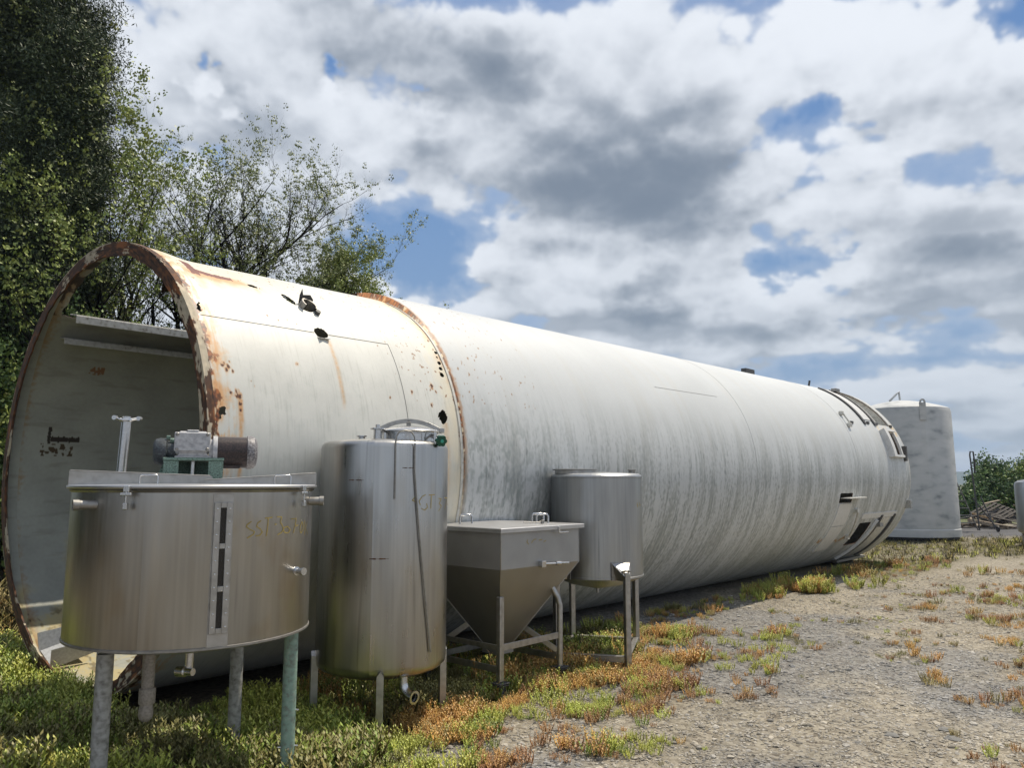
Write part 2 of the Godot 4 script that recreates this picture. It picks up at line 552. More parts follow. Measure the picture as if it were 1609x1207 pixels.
	M.rust_dark = patchy([[0.0, lin(0.012, 0.009, 0.007)], [0.5, lin(0.035, 0.020, 0.013)], [0.8, lin(0.085, 0.04, 0.02)], [1.0, lin(0.22, 0.19, 0.15)]], 0.03, 2.0, 0.85, 0.0, 24, 0.8)
	M.weathered_white = patchy([[0.0, lin(0.28, 0.26, 0.22)], [0.3, lin(0.50, 0.49, 0.44)], [0.6, lin(0.60, 0.59, 0.54)], [1.0, lin(0.66, 0.65, 0.61)]], 0.02, 1.2, 0.55, 0.0, 26)
	M.channel_white = patchy([[0.0, lin(0.20, 0.18, 0.15)], [0.35, lin(0.42, 0.42, 0.39)], [1.0, lin(0.54, 0.54, 0.52)]], 0.02, 1.6, 0.6, 0.0, 27)
	M.bar_dark = patchy([[0.0, lin(0.025, 0.024, 0.024)], [0.6, lin(0.06, 0.06, 0.06)], [1.0, lin(0.14, 0.13, 0.12)]], 0.03, 2.0, 0.6, 0.0, 28)
	M.far_tank = patchy([[0.0, lin(0.15, 0.165, 0.17)], [0.20, lin(0.30, 0.32, 0.33)], [0.40, lin(0.43, 0.445, 0.445)], [0.7, lin(0.48, 0.49, 0.49)], [1.0, lin(0.53, 0.535, 0.53)]], 0.012, 1.0, 0.7, 0.0, 30)
	M.far_tank.uv1_scale = Vector3(0.2, 0.42, 0.2)
	M.pallet = patchy([[0.0, lin(0.10, 0.085, 0.07)], [0.4, lin(0.21, 0.17, 0.125)], [0.7, lin(0.31, 0.25, 0.175)], [1.0, lin(0.40, 0.31, 0.20)]], 0.02, 1.2, 0.85, 0.0, 34)
	M.pallet_new = patchy([[0.0, lin(0.34, 0.24, 0.13)], [1.0, lin(0.52, 0.40, 0.24)]], 0.02, 1.2, 0.8, 0.0, 36)
	M.pallet_dark = patchy([[0.0, lin(0.03, 0.027, 0.024)], [1.0, lin(0.10, 0.085, 0.07)]], 0.02, 1.2, 0.85, 0.0, 38)
	M.bark = patchy([[0.0, lin(0.05, 0.044, 0.037)], [0.5, lin(0.105, 0.094, 0.08)], [1.0, lin(0.18, 0.163, 0.14)]], 0.03, 1.5, 0.9, 0.0, 40, 1.0)
	M.leaf = plain(Color.WHITE, 0.55)
	M.leaf.vertex_color_use_as_albedo = true
	M.leaf.backlight = Color(0.8, 0.85, 0.45)
	M.needle = plain(Color.WHITE, 0.65)
	M.needle.vertex_color_use_as_albedo = true
	M.needle.backlight = Color(0.2, 0.22, 0.12)
	M.stone = plain(Color.WHITE, 0.85)
	M.stone.vertex_color_use_as_albedo = true
	M.silo_cover = patchy([[0.0, lin(0.48, 0.48, 0.46)], [0.4, lin(0.60, 0.60, 0.585)], [1.0, lin(0.66, 0.66, 0.65)]], 0.02, 1.0, 0.5, 0.0, 29)
	M.silo_one = silo_paint_one()
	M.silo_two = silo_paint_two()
	M.silo_inside = silo_paint_inside()

# ------------------------------------------------------------------ the silo
# s: metres along the axis from the open end; f: degrees round the shell, 0 towards the track, 90 on top

const YC := 1.7506
const SEAM := 2.3536
const LEN := 14.84

func silo_r(s: float) -> float:
	return 1.7315 + 0.0975 * s / LEN + (0.018 if s > SEAM else 0.0)

func rim_s(f: float) -> float:
	return 0.111 * cos(deg_to_rad(f))

func sp(s: float, f: float, out := 0.0) -> Vector3:
	var r := silo_r(s) + out
	if s < SEAM and f > 35.0 and f < 130.0:
		r -= 0.040 * sstep(35.0, 66.0, f) * sstep(0.13, 0.5, s)  # the crown of the cut length has sagged
	var a := deg_to_rad(f)
	return Vector3(s, YC + r * sin(a), r * cos(a))

var drips := [[1.17, 33.0, 12.0, 0.016, 0.55], [0.33, 14.2, -8.0, 0.014, 0.75], [0.262, 21.0, 17.0, 0.010, 0.6], [0.345, 13.5, 5.0, 0.010, 0.7], [2.17, 11.5, -12.0, 0.03, 0.35], [1.12, 42.5, 38.0, 0.02, 0.3], [0.30, 52.0, 44.0, 0.03, 0.4], [0.42, 53.0, 47.0, 0.03, 0.35], [0.76, 52.5, 47.0, 0.02, 0.4], [0.55, 53.5, 49.0, 0.03, 0.3], [0.19, 30.0, 6.0, 0.03, 0.5]]
var rust_spots := [[0.243, 21.6, 0.016], [0.278, 21.4, 0.012], [0.262, 20.4, 0.010], [0.305, 20.2, 0.009], [0.29, 22.6, 0.007], [0.321, 14.6, 0.020], [0.338, 14.2, 0.016], [0.329, 12.4, 0.016], [0.334, 11.2, 0.012], [0.27, 14.9, 0.014], [0.45, 17.0, 0.006], [0.86, 38.4, 0.010], [0.78, 37.6, 0.008], [0.93, 37.2, 0.008], [0.70, 38.8, 0.007], [0.82, 24.0, 0.012], [1.86, 19.6, 0.012], [2.10, 22.4, 0.018], [2.13, 20.4, 0.012], [2.05, 16.4, 0.012], [1.62, 17.4, 0.010], [0.43, 18.2, 0.005]]

func silo_paint_one() -> StandardMaterial3D:
	var n1 := fnl(1.0, 3, 51)
	var n2 := fnl(1.0, 4, 52)
	var n3 := fnl(1.0, 2, 53)
	var w := 896
	var h := 1280
	var fn := func(j: int) -> PackedByteArray:
		var row := PackedByteArray()
		row.resize(w * 3)
		var f := (j + 0.5) / h * 360.0 - 180.0
		var a := deg_to_rad(f) * 1.74
		var seen := f > -95.0 and f < 90.0
		for i in w:
			var s := (i + 0.5) / w * 2.4
			var b := n2.get_noise_2d(s * 1.6, a * 1.6)
			var c := Vector3(206, 206, 199) * (1.0 + 0.05 * b)
			if seen:
				var g := n1.get_noise_2d(s * 24.0, a * 24.0)
				var mid := n2.get_noise_2d(s * 7.0 + 30.0, a * 5.0)
				var streak := n3.get_noise_2d(s * 40.0, a * 1.6)
				c *= 1.0 + 0.018 * g
				# grey-green film on the lower, weather-shy plates, in blotches and runs
				var film := sstep(-0.1, 0.7, mid * 0.6 + 0.3 * streak + 0.35 * g) * (0.26 if f < 24.0 else 0.10)
				c = c.lerp(Vector3(150, 157, 150), film)
				var run := sstep(0.25, 0.6, streak + 0.3 * mid)
				c = c.lerp(Vector3(172, 170, 158), run * 0.16)
				# yellowed paint by the seam and under the crown
				var yellow := sstep(0.28, 0.0, SEAM - s + 0.10 * mid) * 0.5
				yellow = maxf(yellow, sstep(40.0, 56.0, f + 14.0 * mid) * sstep(1.35, 0.5, s + 0.4 * b) * 0.4)
				c = c.lerp(Vector3(222, 205, 168), yellow)
				# rust creeping in from the open end
				var e := s - rim_s(f)
				var reach := 0.058 + 0.06 * n2.get_noise_2d(a * 3.0, 7.0) + 0.04 * mid
				var halo := sstep(reach + 0.17, reach, e + 0.05 * g + 0.08 * mid) * 0.75
				c = c.lerp(Vector3(212, 152, 92), halo * sstep(-0.35, 0.25, mid + 0.4 * streak))
				var bite := sstep(0.012, -0.012, e - reach - 0.035 * g - 0.03 * mid)
				var rc := Vector3(70, 40, 25).lerp(Vector3(150, 82, 40), sstep(-0.2, 0.6, g))
				rc = rc.lerp(Vector3(206, 190, 160), sstep(0.22, 0.4, n1.get_noise_2d(s * 14.0 + 5.0, a * 9.0)))
				c = c.lerp(rc, bite)
				# seam end
				var e2 := SEAM - s
				var bite2 := sstep(0.01, -0.01, e2 - 0.022 - 0.03 * mid - 0.02 * g) * sstep(-20.0, 10.0, f)
				c = c.lerp(rc, bite2 * 0.85)
				var halo2 := sstep(0.16, 0.02, e2 + 0.06 * mid) * sstep(15.0, 40.0, f) * sstep(-0.1, 0.3, mid + 0.3 * g)
				c = c.lerp(Vector3(196, 132, 74), halo2 * 0.55)
				# speckles
				var zone := maxf(sstep(1.55, 2.1, s) * sstep(14.0, 26.0, f) * sstep(50.0, 36.0, f), 0.45 * sstep(48.0, 56.0, f))
				if zone > 0.05:
					var sk := sstep(0.50, 0.62, n1.get_noise_2d(s * 13.0 + 80.0, a * 13.0) + 0.12 * (zone - 0.6))
					c = c.lerp(Vector3(122, 82, 50), sk * 0.85)
				# torn strip of red primer near the crown
				var fr := f + 0.5 * g
				var sr := s + 0.012 * g
				if (sr > 0.258 and sr < 0.335 and fr > 53.0 and fr < 62.5) or (sr > 0.30 and sr < 0.61 and fr > 54.6 and fr < 57.6 - 1.2 * (sr - 0.3) * 2.0):
					c = Vector3(112, 58, 43) * (1.0 + 0.18 * g)
				elif s > 0.2 and s < 0.75 and f > 46.0:
					var st := sstep(0.13, 0.0, Vector2(maxf(0.0, absf(s - 0.45) - 0.18), deg_to_rad(f - 54.0) * 1.74).length() + 0.05 * mid)
					c = c.lerp(Vector3(206, 140, 84), st * 0.75)
				for d in drips:
					if f < d[1] and f > d[2] and absf(s - d[0]) < 0.1:
						var x: float = absf(s - d[0] - 0.006 * mid) / d[3]
						var t: float = exp(-x * x) * d[4] * sstep(d[2], d[2] + 5.0, f) * (0.65 + 0.5 * g)
						c = c.lerp(Vector3(196, 128, 62), clampf(t, 0.0, 1.0))
				for q in rust_spots:
					var ds: float = s - q[0]
					if absf(ds) < 0.08:
						var da: float = deg_to_rad(f - q[1]) * 1.74
						var r := sqrt(ds * ds * 1.6 + da * da * 0.7) / (float(q[2]) * 0.8) + 1.5 * g + 0.8 * mid
						if r < 2.4:
							c = c.lerp(Vector3(188, 128, 74), sstep(2.4, 1.0, r) * 0.5)
							c = c.lerp(Vector3(76, 44, 26), sstep(1.15, 0.8, r))
			px(row, i, c)
		return row
	var m := plain(Color.WHITE, 0.5)
	m.albedo_texture = paint_image(w, h, fn)
	m.texture_repeat = false
	return m

func silo_paint_two() -> StandardMaterial3D:
	var n1 := fnl(1.0, 3, 61)
	var n2 := fnl(1.0, 4, 62)
	var n3 := fnl(1.0, 2, 63)
	var w := 2048
	var h := 1024
	var fn := func(j: int) -> PackedByteArray:
		var row := PackedByteArray()
		row.resize(w * 3)
		var f := (j + 0.5) / h * 360.0 - 180.0
		var a := deg_to_rad(f) * 1.8
		var seen := f > -95.0 and f < 92.0
		# green-black growth plus shade painted in as mottled grey, stronger down the flank
		var growth_shade := sstep(30.0, -12.0, f)
		var thr := lerpf(0.62, 0.10, growth_shade)
		for i in w:
			var s := SEAM + (i + 0.5) / w * (LEN - SEAM)
			var b := n2.get_noise_2d(s * 0.5, a * 0.7)
			var c := Vector3(194, 197, 197) * (1.0 + 0.04 * b)
			if seen:
				var g := n1.get_noise_2d(s * 20.0, a * 14.0)
				var broad := n2.get_noise_2d(s * 3.0, a * 0.5 + 11.0)
				var st1 := n3.get_noise_2d(s * 16.0, a * 1.2)
				var st2 := n3.get_noise_2d(s * 55.0 + 50.0, a * 3.4)
				c *= 1.0 + 0.015 * g
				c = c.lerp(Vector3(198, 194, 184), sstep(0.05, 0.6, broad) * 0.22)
				c = c.lerp(Vector3(150, 156, 154), sstep(-0.35, 0.75, 0.6 * st1 + 0.6 * broad + 0.35 * g) * (0.05 + 0.58 * growth_shade))  # grey grime, deepened downward to stand in for shade on the flank
				c = c.lerp(Vector3(150, 153, 150), sstep(-0.35, 0.35, 0.7 * g + broad + 0.4 * st1) * 0.42 * growth_shade)  # mottled grey film: flank shade put into the colour, broken up like grime
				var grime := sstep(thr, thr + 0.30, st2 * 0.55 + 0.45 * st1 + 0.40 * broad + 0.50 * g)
				c = c.lerp(Vector3(120, 127, 126), grime * (0.06 + 0.30 * growth_shade))
				var spots := sstep(0.40, 0.62, n1.get_noise_2d(s * 16.0, a * 5.0 + 70.0) + 0.4 * st2) * growth_shade
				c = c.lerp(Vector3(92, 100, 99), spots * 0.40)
				# mottled growth close to the seam
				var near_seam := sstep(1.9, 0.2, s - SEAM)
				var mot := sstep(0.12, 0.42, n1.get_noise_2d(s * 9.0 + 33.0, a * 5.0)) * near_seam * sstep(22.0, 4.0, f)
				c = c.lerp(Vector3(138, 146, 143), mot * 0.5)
				# scratches and rust flecks on the upper plates by the seam
				if s < 3.5 and f > 18.0 and f < 70.0:
					var sk := sstep(0.52, 0.60, n1.get_noise_2d(s * 14.0 + 10.0, a * 11.0 - s * 12.0) + 0.22 * n2.get_noise_2d(s * 2.0, a * 2.0) + 0.08 * near_seam - 0.11)
					c = c.lerp(Vector3(136, 98, 66), sk * 0.8)
				var e := s - SEAM
				c = c.lerp(Vector3(150, 92, 48), sstep(0.05, 0.0, e + 0.02 * g + 0.02 * broad) * sstep(-30.0, 30.0, f) * 0.8)
				# rust run beside the lower hatch and by the top recess
				if s > 10.9 and s < 12.2 and absf(f + 40.0 + 3.0 * broad) < 1.1 + g:
					c = c.lerp(Vector3(158, 116, 70), 0.7)
				if s > 13.7 and f > 24.0 and f < 33.0:
					c = c.lerp(Vector3(210, 180, 132), sstep(-0.1, 0.4, broad + 0.6 * g) * 0.7)
			px(row, i, c)
		return row
	var m := plain(Color.WHITE, 0.46)
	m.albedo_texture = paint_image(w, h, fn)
	m.texture_repeat = false
	return m

func silo_paint_inside() -> StandardMaterial3D:
	var n1 := fnl(1.0, 3, 71)
	var n2 := fnl(1.0, 4, 72)
	var w := 512
	var h := 1024
	var fn := func(j: int) -> PackedByteArray:
		var row := PackedByteArray()
		row.resize(w * 3)
		var f := (j + 0.5) / h * 360.0
		var a := deg_to_rad(f) * 1.74
		for i in w:
			var s := (i + 0.5) / w * 2.4
			var b := n2.get_noise_2d(s * 1.8, a * 1.8)
			var g := n1.get_noise_2d(s * 22.0, a * 22.0)
			var c := Vector3(156, 158, 149) * (1.0 + 0.09 * b + 0.03 * g)
			var lay := n2.get_noise_2d(s * 1.5 + 20.0, a * 9.0)
			c = c.lerp(Vector3(128, 128, 116), sstep(0.15, 0.6, lay) * 0.45)
			# grime lying in the bottom of the drum
			var silt := sstep(214.0, 240.0, f + 30.0 * b) * sstep(330.0, 300.0, f)
			c = c.lerp(Vector3(176, 160, 112), silt * sstep(-0.4, 0.4, b + 0.5 * g) * 0.8)
			c = c.lerp(Vector3(92, 80, 52), silt * sstep(0.2, 0.5, n1.get_noise_2d(s * 9.0, a * 7.0)) * 0.6)
			# torn liner marks
			var mk := absf(f - 171.2 + 0.6 * g) < 0.75 and s > 0.24 and s < 0.49
			mk = mk or (absf(s - 0.225 + 0.01 * g) < 0.012 and f > 167.5 and f < 172.5)
			if mk:
				c = Vector3(46, 38, 30)
			if f > 172.5 and f < 176.5 and s > 0.16 and s < 0.44 and n1.get_noise_2d(s * 16.0, a * 16.0) > 0.12:
				c = Vector3(70, 56, 38)
			if absf(s - 0.52) < 0.07 and f > 146.2 and f < 149.0 and g + (s - 0.5) * 4.0 - absf(f - 147.6) * 0.3 > -0.25:
				c = Vector3(130, 96, 70)
			# rust along the rim
			var e := s - rim_s(f)
			var reach := 0.05 + 0.06 * n2.get_noise_2d(a * 2.4, 3.0)
			c = c.lerp(Vector3(150, 112, 72), sstep(reach + 0.10, reach, e + 0.04 * g) * 0.6)
			c = c.lerp(Vector3(66, 44, 30), sstep(0.01, -0.01, e - reach - 0.04 * g))
			if f > 62.0 and f < 126.0 and s < 0.35:
				c = c.lerp(Vector3(58, 43, 32), sstep(-0.15, 0.1, n2.get_noise_2d(s * 6.0, a * 4.0)))
			px(row, i, c)
		return row
	var m := plain(Color.WHITE, 0.75)
	m.albedo_texture = paint_image(w, h, fn)
	return m

# rusted angle ring with flakes of cream paint: u runs round it, v across
func flange_paint() -> StandardMaterial3D:
	var n1 := fnl(1.0, 4, 81)
	var n2 := fnl(1.0, 3, 82)
	var w := 2048
	var h := 64
	var fn := func(j: int) -> PackedByteArray:
		var row := PackedByteArray()
		row.resize(w * 3)
		var v := (j + 0.5) / h
		for i in w:
			var a := TAU * i / w
			var x := cos(a) * 1.73
			var y := sin(a) * 1.73
			var big := n1.get_noise_3d(x * 1.6, y * 1.6, v * 0.9)
			var fine := n2.get_noise_3d(x * 13.0, y * 13.0, v * 6.0)
			var run := n2.get_noise_3d(x * 5.0, y * 5.0, v * 14.0 + 9.0)
			var c := Vector3(74, 50, 36).lerp(Vector3(116, 74, 44), sstep(-0.3, 0.5, fine))
			c = c.lerp(Vector3(44, 33, 27), sstep(0.05, 0.4, run + 0.4 * big))
			c = c.lerp(Vector3(158, 96, 50), sstep(0.2, 0.45, n1.get_noise_3d(x * 3.0 + 9.0, y * 3.0, v * 2.0)) * 0.7)
			var flake := sstep(0.10, 0.16, big + 0.30 * fine + 0.28 * run - 0.20 + (0.30 if v < 0.24 else 0.0))
			c = c.lerp(Vector3(190, 180, 158) * (1.0 + 0.15 * fine), flake * 0.92)
			px(row, i, c)
		return row
	var m := plain(Color.WHITE, 0.8)
	m.albedo_texture = paint_image(w, h, fn)
	return m

# one length of shell with openings: outside, inside and the cut edges. solid(s, f) is above zero where there is plate.
func shell(ss: PackedFloat32Array, fs: PackedFloat32Array, solid: Callable, uv_out: Callable, uv_in: Callable, thick: float, skew: bool, mats: Array) -> ArrayMesh:
	var V := [PackedVector3Array(), PackedVector3Array(), PackedVector3Array()]
	var N := [PackedVector3Array(), PackedVector3Array(), PackedVector3Array()]
	var U := [PackedVector2Array(), PackedVector2Array(), PackedVector2Array()]
	var ns := ss.size()
	var nf := fs.size()
	var S := PackedFloat32Array()
	var D := PackedFloat32Array()
	S.resize(ns * nf)
	D.resize(ns * nf)
	for k in nf:
		for i in ns:
			var s := ss[i]
			if skew:
				s = lerpf(rim_s(fs[k]), ss[ns - 1], (s - ss[0]) / (ss[ns - 1] - ss[0]))
			S[k * ns + i] = s
			D[k * ns + i] = solid.call(s, fs[k])
	var add := func(layer: int, p: Vector3, n: Vector3, uv: Vector2) -> void:
		V[layer].append(p)
		N[layer].append(n)
		U[layer].append(uv)
	var face := func(q: Array) -> void:
		# q: [s, f] corners of a triangle that is plate
		for layer in 2:
			var sg := 1.0 if layer == 0 else -1.0
			var P := []
			var NN := []
			var UU := []
			for c in q:
				var rad := deg_to_rad(c.y)
				P.append(sp(c.x, c.y, 0.0 if layer == 0 else -thick))
				NN.append(Vector3(0, sin(rad), cos(rad)) * sg)
				UU.append(uv_out.call(c.x, c.y) if layer == 0 else uv_in.call(c.x, c.y))
			var order := [0, 1, 2]
			if (P[0] - P[2]).cross(P[0] - P[1]).dot(NN[0]) < 0.0:
				order = [0, 2, 1]
			for m in order:
				add.call(layer, P[m], NN[m], UU[m])
	var rim := func(a: Vector2, b: Vector2) -> void:
		var p0 := sp(a.x, a.y)
		var p1 := sp(b.x, b.y)
		var p2 := sp(b.x, b.y, -thick)
		var p3 := sp(a.x, a.y, -thick)
		var n := (p0 - p2).cross(p0 - p1)
		if n.length() < 1e-12:
			return
		n = n.normalized()
		for p in [p0, p1, p2, p0, p2, p3]:
			add.call(2, p, n, Vector2.ZERO)
	for k in nf - 1:
		for i in ns - 1:
			var id := [k * ns + i, k * ns + i + 1, (k + 1) * ns + i + 1, (k + 1) * ns + i]
			var C := [Vector2(S[id[0]], fs[k]), Vector2(S[id[1]], fs[k]), Vector2(S[id[2]], fs[k + 1]), Vector2(S[id[3]], fs[k + 1])]
			var d := [D[id[0]], D[id[1]], D[id[2]], D[id[3]]]
			if d[0] <= 0.0 and d[1] <= 0.0 and d[2] <= 0.0 and d[3] <= 0.0:
				continue
			for t in [[0, 1, 2], [0, 2, 3]]:
				var keep := []
				var cut := []
				for m in 3:
					var a: int = t[m]
					var b: int = t[(m + 1) % 3]
					if d[a] > 0.0:
						keep.append(C[a])
					if (d[a] > 0.0) != (d[b] > 0.0):
						var x: Vector2 = C[a].lerp(C[b], d[a] / (d[a] - d[b]))
						keep.append(x)
						cut.append(x)
				if keep.size() >= 3:
					face.call([keep[0], keep[1], keep[2]])
				if keep.size() == 4:
					face.call([keep[0], keep[2], keep[3]])
				if cut.size() == 2:
					rim.call(cut[0], cut[1])
	# the two ends
	for k in nf - 1:
		for i in [0, ns - 1]:
			if D[k * ns + i] > 0.0 and D[(k + 1) * ns + i] > 0.0:
				rim.call(Vector2(S[k * ns + i], fs[k]), Vector2(S[(k + 1) * ns + i], fs[k + 1]))
	var mesh := ArrayMesh.new()
	for layer in 3:
		if V[layer].size() == 0:
			continue
		var arr := []
		arr.resize(Mesh.ARRAY_MAX)
		arr[Mesh.ARRAY_VERTEX] = V[layer]
		arr[Mesh.ARRAY_NORMAL] = N[layer]
		arr[Mesh.ARRAY_TEX_UV] = U[layer]
		mesh.add_surface_from_arrays(Mesh.PRIMITIVE_TRIANGLES, arr)
		mesh.surface_set_material(mesh.get_surface_count() - 1, mats[layer])
	return mesh

var hole_noise := FastNoiseLite.new()

func hole(s: float, f: float, hs: float, hf: float, rs: float, ra: float, ragged: float, turn := 0.0) -> float:
	var x := s - hs
	var y := deg_to_rad(f - hf) * 1.75
	if absf(x) > 0.4 or absf(y) > 0.4:
		return 1.0
	var p := Vector2(x, y).rotated(turn)
	var r := Vector2(p.x / rs, p.y / ra).length()
	return (r - 1.0) * minf(rs, ra) + ragged * hole_noise.get_noise_2d(s * 40.0, f * 1.2)

func rect_hole(s: float, f: float, s0: float, s1: float, f0: float, f1: float, ragged: float) -> float:
	var x := maxf(s0 - s, s - s1)
	var y := maxf(deg_to_rad(f0 - f), deg_to_rad(f - f1)) * 1.75
	return maxf(x, y) + ragged * hole_noise.get_noise_2d(s * 14.0, f * 0.5)

func steps(list: Array) -> PackedFloat32Array:
	var out := PackedFloat32Array()
	for k in list.size():
		var a: float = list[k][0]
		var b: float = list[k][1]
		var n := int(ceil((b - a) / list[k][2]))
		for i in n:
			out.append(a + (b - a) * i / n)
		if k == list.size() - 1:
			out.append(b)
	return out

# strip that follows the shell: from (s, f) to (s, f) in steps, standing out between two heights
func shell_strip(s0: float, s1: float, f0: float, f1: float, low: float, high: float, shift := 0.0) -> ArrayMesh:
	var mb := MB.new()
	var n := maxi(2, int(absf(f1 - f0) / 2.0))
	for i in n:
		var a := lerpf(f0, f1, float(i) / n)
		var b := lerpf(f0, f1, float(i + 1) / n)
		var ka := shift * i / n
		var kb := shift * (i + 1) / n
		var up := sp(s0, (a + b) * 0.5) - Vector3(s0, YC, 0)
		var q := []
		for w in [[s0, a, ka], [s1, a, ka], [s1, b, kb], [s0, b, kb]]:
			q.append([sp(w[0] + w[2], w[1], low), sp(w[0] + w[2], w[1], high)])
		mb.quad(q[0][1], q[1][1], q[2][1], q[3][1], up, 1)
		mb.quad(q[0][0], q[1][0], q[2][0], q[3][0], -up, 2)
		mb.quad(q[0][0], q[0][1], q[3][1], q[3][0], Vector3(s0 - s1, 0, 0), 3)
		mb.quad(q[1][0], q[1][1], q[2][1], q[2][0], Vector3(s1 - s0, 0, 0), 4)
		if i == 0:
			mb.quad(q[0][0], q[0][1], q[1][1], q[1][0], q[0][0] - q[3][0])
		if i == n - 1:
			mb.quad(q[3][0], q[3][1], q[2][1], q[2][0], q[3][0] - q[0][0])
	return mb.done()

func build_silo() -> void:
	hole_noise.frequency = 1.0
	hole_noise.fractal_octaves = 2
	hole_noise.seed = 4
	var silo := thing("lying_silo", "huge rusty white steel silo lying on its side behind the stainless tanks", "silo", v3(-3.283, 0, 6.0))
	var u := Vector3(sin(0.7391) * cos(0.0027), sin(0.0027), -cos(0.7391) * cos(0.0027))
	var n := Vector3(cos(0.7391), 0, sin(0.7391))
	silo.basis = Basis(u, n.cross(u).normalized(), n)
	# near length, cut open behind the crown
	var holes := [[0.755, 53.5, 0.040, 0.030, 0.012, 0.3], [1.005, 49.0, 0.034, 0.085, 0.014, -0.25], [1.125, 45.6, 0.058, 0.060, 0.004, 0.0], [1.122, 35.2, 0.062, 0.056, 0.012, 0.0], [2.155, 13.2, 0.046, 0.062, 0.02, 0.3],
		[2.300, 34.6, 0.019, 0.018, 0.006, 0.0], [2.286, 32.7, 0.013, 0.013, 0.006, 0.0], [2.284, 30.6, 0.022, 0.021, 0.006, 0.0], [2.272, 28.6, 0.021, 0.021, 0.006, 0.0], [2.262, 26.4, 0.024, 0.024, 0.006, 0.0], [0.205, 10.5, 0.02, 0.05, 0.03, 0.2], [0.17, 37.5, 0.016, 0.05, 0.02, 0.1]]
	var solid_one := func(s: float, f: float) -> float:
		var d := rect_hole(s, f, rim_s(f) + 0.13, SEAM + 0.5, 84.0, 129.0, 0.014)
		if f > 5.0 and f < 60.0:
			for q in holes:
				if absf(s - q[0]) < 0.2:
					d = minf(d, hole(s, f, q[0], q[1], q[2], q[3], q[4], q[5]))
		return d
	var uv1 := func(s: float, f: float) -> Vector2: return Vector2(s / 2.4, (f + 180.0 if f < 180.0 else f - 180.0) / 360.0)
	var uvi := func(s: float, f: float) -> Vector2: return Vector2(s / 2.4, (f if f >= 0.0 else f + 360.0) / 360.0)
	var ss := steps([[0.0, SEAM, 0.0168]])
	var fs := steps([[-180.0, 2.0, 2.0], [2.0, 64.0, 0.5], [64.0, 88.0, 1.0], [88.0, 180.0, 1.6]])
	put("shell_plate", shell(ss, fs, solid_one, uv1, uvi, 0.009, true, [M.silo_one, M.silo_inside, M.rust_dark]), silo)
	# far length
	var cuts := [[13.86, 14.58, 31.5, 74.0], [13.86, 14.40, 11.0, 25.5], [11.05, 11.63, -16.3, -11.0], [12.47, 13.08, -46.0, -29.5]]
	var solid_two := func(s: float, f: float) -> float:
		var d := 1.0
		if s > 10.8 and f > -50.0 and f < 80.0:
			for q in cuts:
				d = minf(d, rect_hole(s, f, q[0], q[1], q[2], q[3], 0.004))
		return d
	var uv2 := func(s: float, f: float) -> Vector2: return Vector2((s - SEAM) / (LEN - SEAM), (f + 180.0) / 360.0)
	ss = steps([[SEAM + 0.001, 10.9, 0.2], [10.9, 11.8, 0.03], [11.8, 12.35, 0.1], [12.35, 13.2, 0.03], [13.2, 13.75, 0.1], [13.75, LEN, 0.03]])
	fs = steps([[-180.0, -50.0, 3.0], [-50.0, -8.0, 0.75], [-8.0, 9.0, 2.0], [9.0, 36.0, 0.75], [36.0, 72.0, 2.0], [72.0, 78.0, 0.75], [78.0, 180.0, 3.0]])
	var uvj := func(s: float, f: float) -> Vector2: return Vector2((s + 0.8) / 2.4, (f if f >= 0.0 else f + 360.0) / 360.0)
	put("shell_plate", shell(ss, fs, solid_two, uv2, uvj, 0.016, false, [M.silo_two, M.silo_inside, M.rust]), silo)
	# head at the far end
	var head := MB.new()
	head.lathe([Vector2(0, 0.0), Vector2(1.85, -0.03), Vector2(1.85, 0.012), Vector2(0, 0.10)], 72, Transform3D(Basis(Vector3(0, 1, 0), Vector3(1, 0, 0), Vector3(0, 0, -1)), Vector3(LEN + 0.02, YC, 0)))
	put("end_head", head.done(M.weathered_white), silo)
	# turned-in flange at the open end: ragged, rusted angle ring
	var fl := MB.new()
	for k in 240:
		var q := []
		for m in 2:
			var f := -180.0 + 360.0 * (k + m) / 240.0
			var wide := 0.095 + 0.022 * hole_noise.get_noise_2d(cos(deg_to_rad(f)) * 3.0, sin(deg_to_rad(f)) * 3.0) + 0.012 * hole_noise.get_noise_2d(cos(deg_to_rad(f)) * 14.0, sin(deg_to_rad(f)) * 14.0)
			var s := rim_s(f) - 0.012
			q.append([sp(s, f, 0.012), sp(s, f, -wide), sp(s + 0.014, f, -wide), sp(s + 0.05, f, 0.012)])
		var u0 := k / 240.0
		var u1 := (k + 1) / 240.0
		fl.quad(q[0][0], q[0][1], q[1][1], q[1][0], Vector3(-1, 0, 0), 1, Vector2(u0, 0.2), Vector2(u0, 0.6), Vector2(u1, 0.6), Vector2(u1, 0.2))
		fl.quad(q[0][1], q[0][2], q[1][2], q[1][1], Vector3(0, YC, 0) - Vector3(0, q[0][1].y, q[0][1].z), 2, Vector2(u0, 0.6), Vector2(u0, 0.66), Vector2(u1, 0.66), Vector2(u1, 0.6))
		fl.quad(q[0][2], q[0][3], q[1][3], q[1][2], Vector3(1, 0, 0), 3, Vector2(u0, 0.66), Vector2(u0, 0.99), Vector2(u1, 0.99), Vector2(u1, 0.66))
		fl.quad(q[0][0], q[0][3], q[1][3], q[1][0], Vector3(0, q[0][0].y - YC, q[0][0].z), 4, Vector2(u0, 0.2), Vector2(u0, 0.01), Vector2(u1, 0.01), Vector2(u1, 0.2))
	put("end_flange", fl.done(flange_paint()), silo)
	# lip where the two lengths meet
	put("seam_lip", shell_strip(SEAM - 0.034, SEAM - 0.006, -100.0, 66.0, 0.0, 0.008), silo, M.weathered_white)
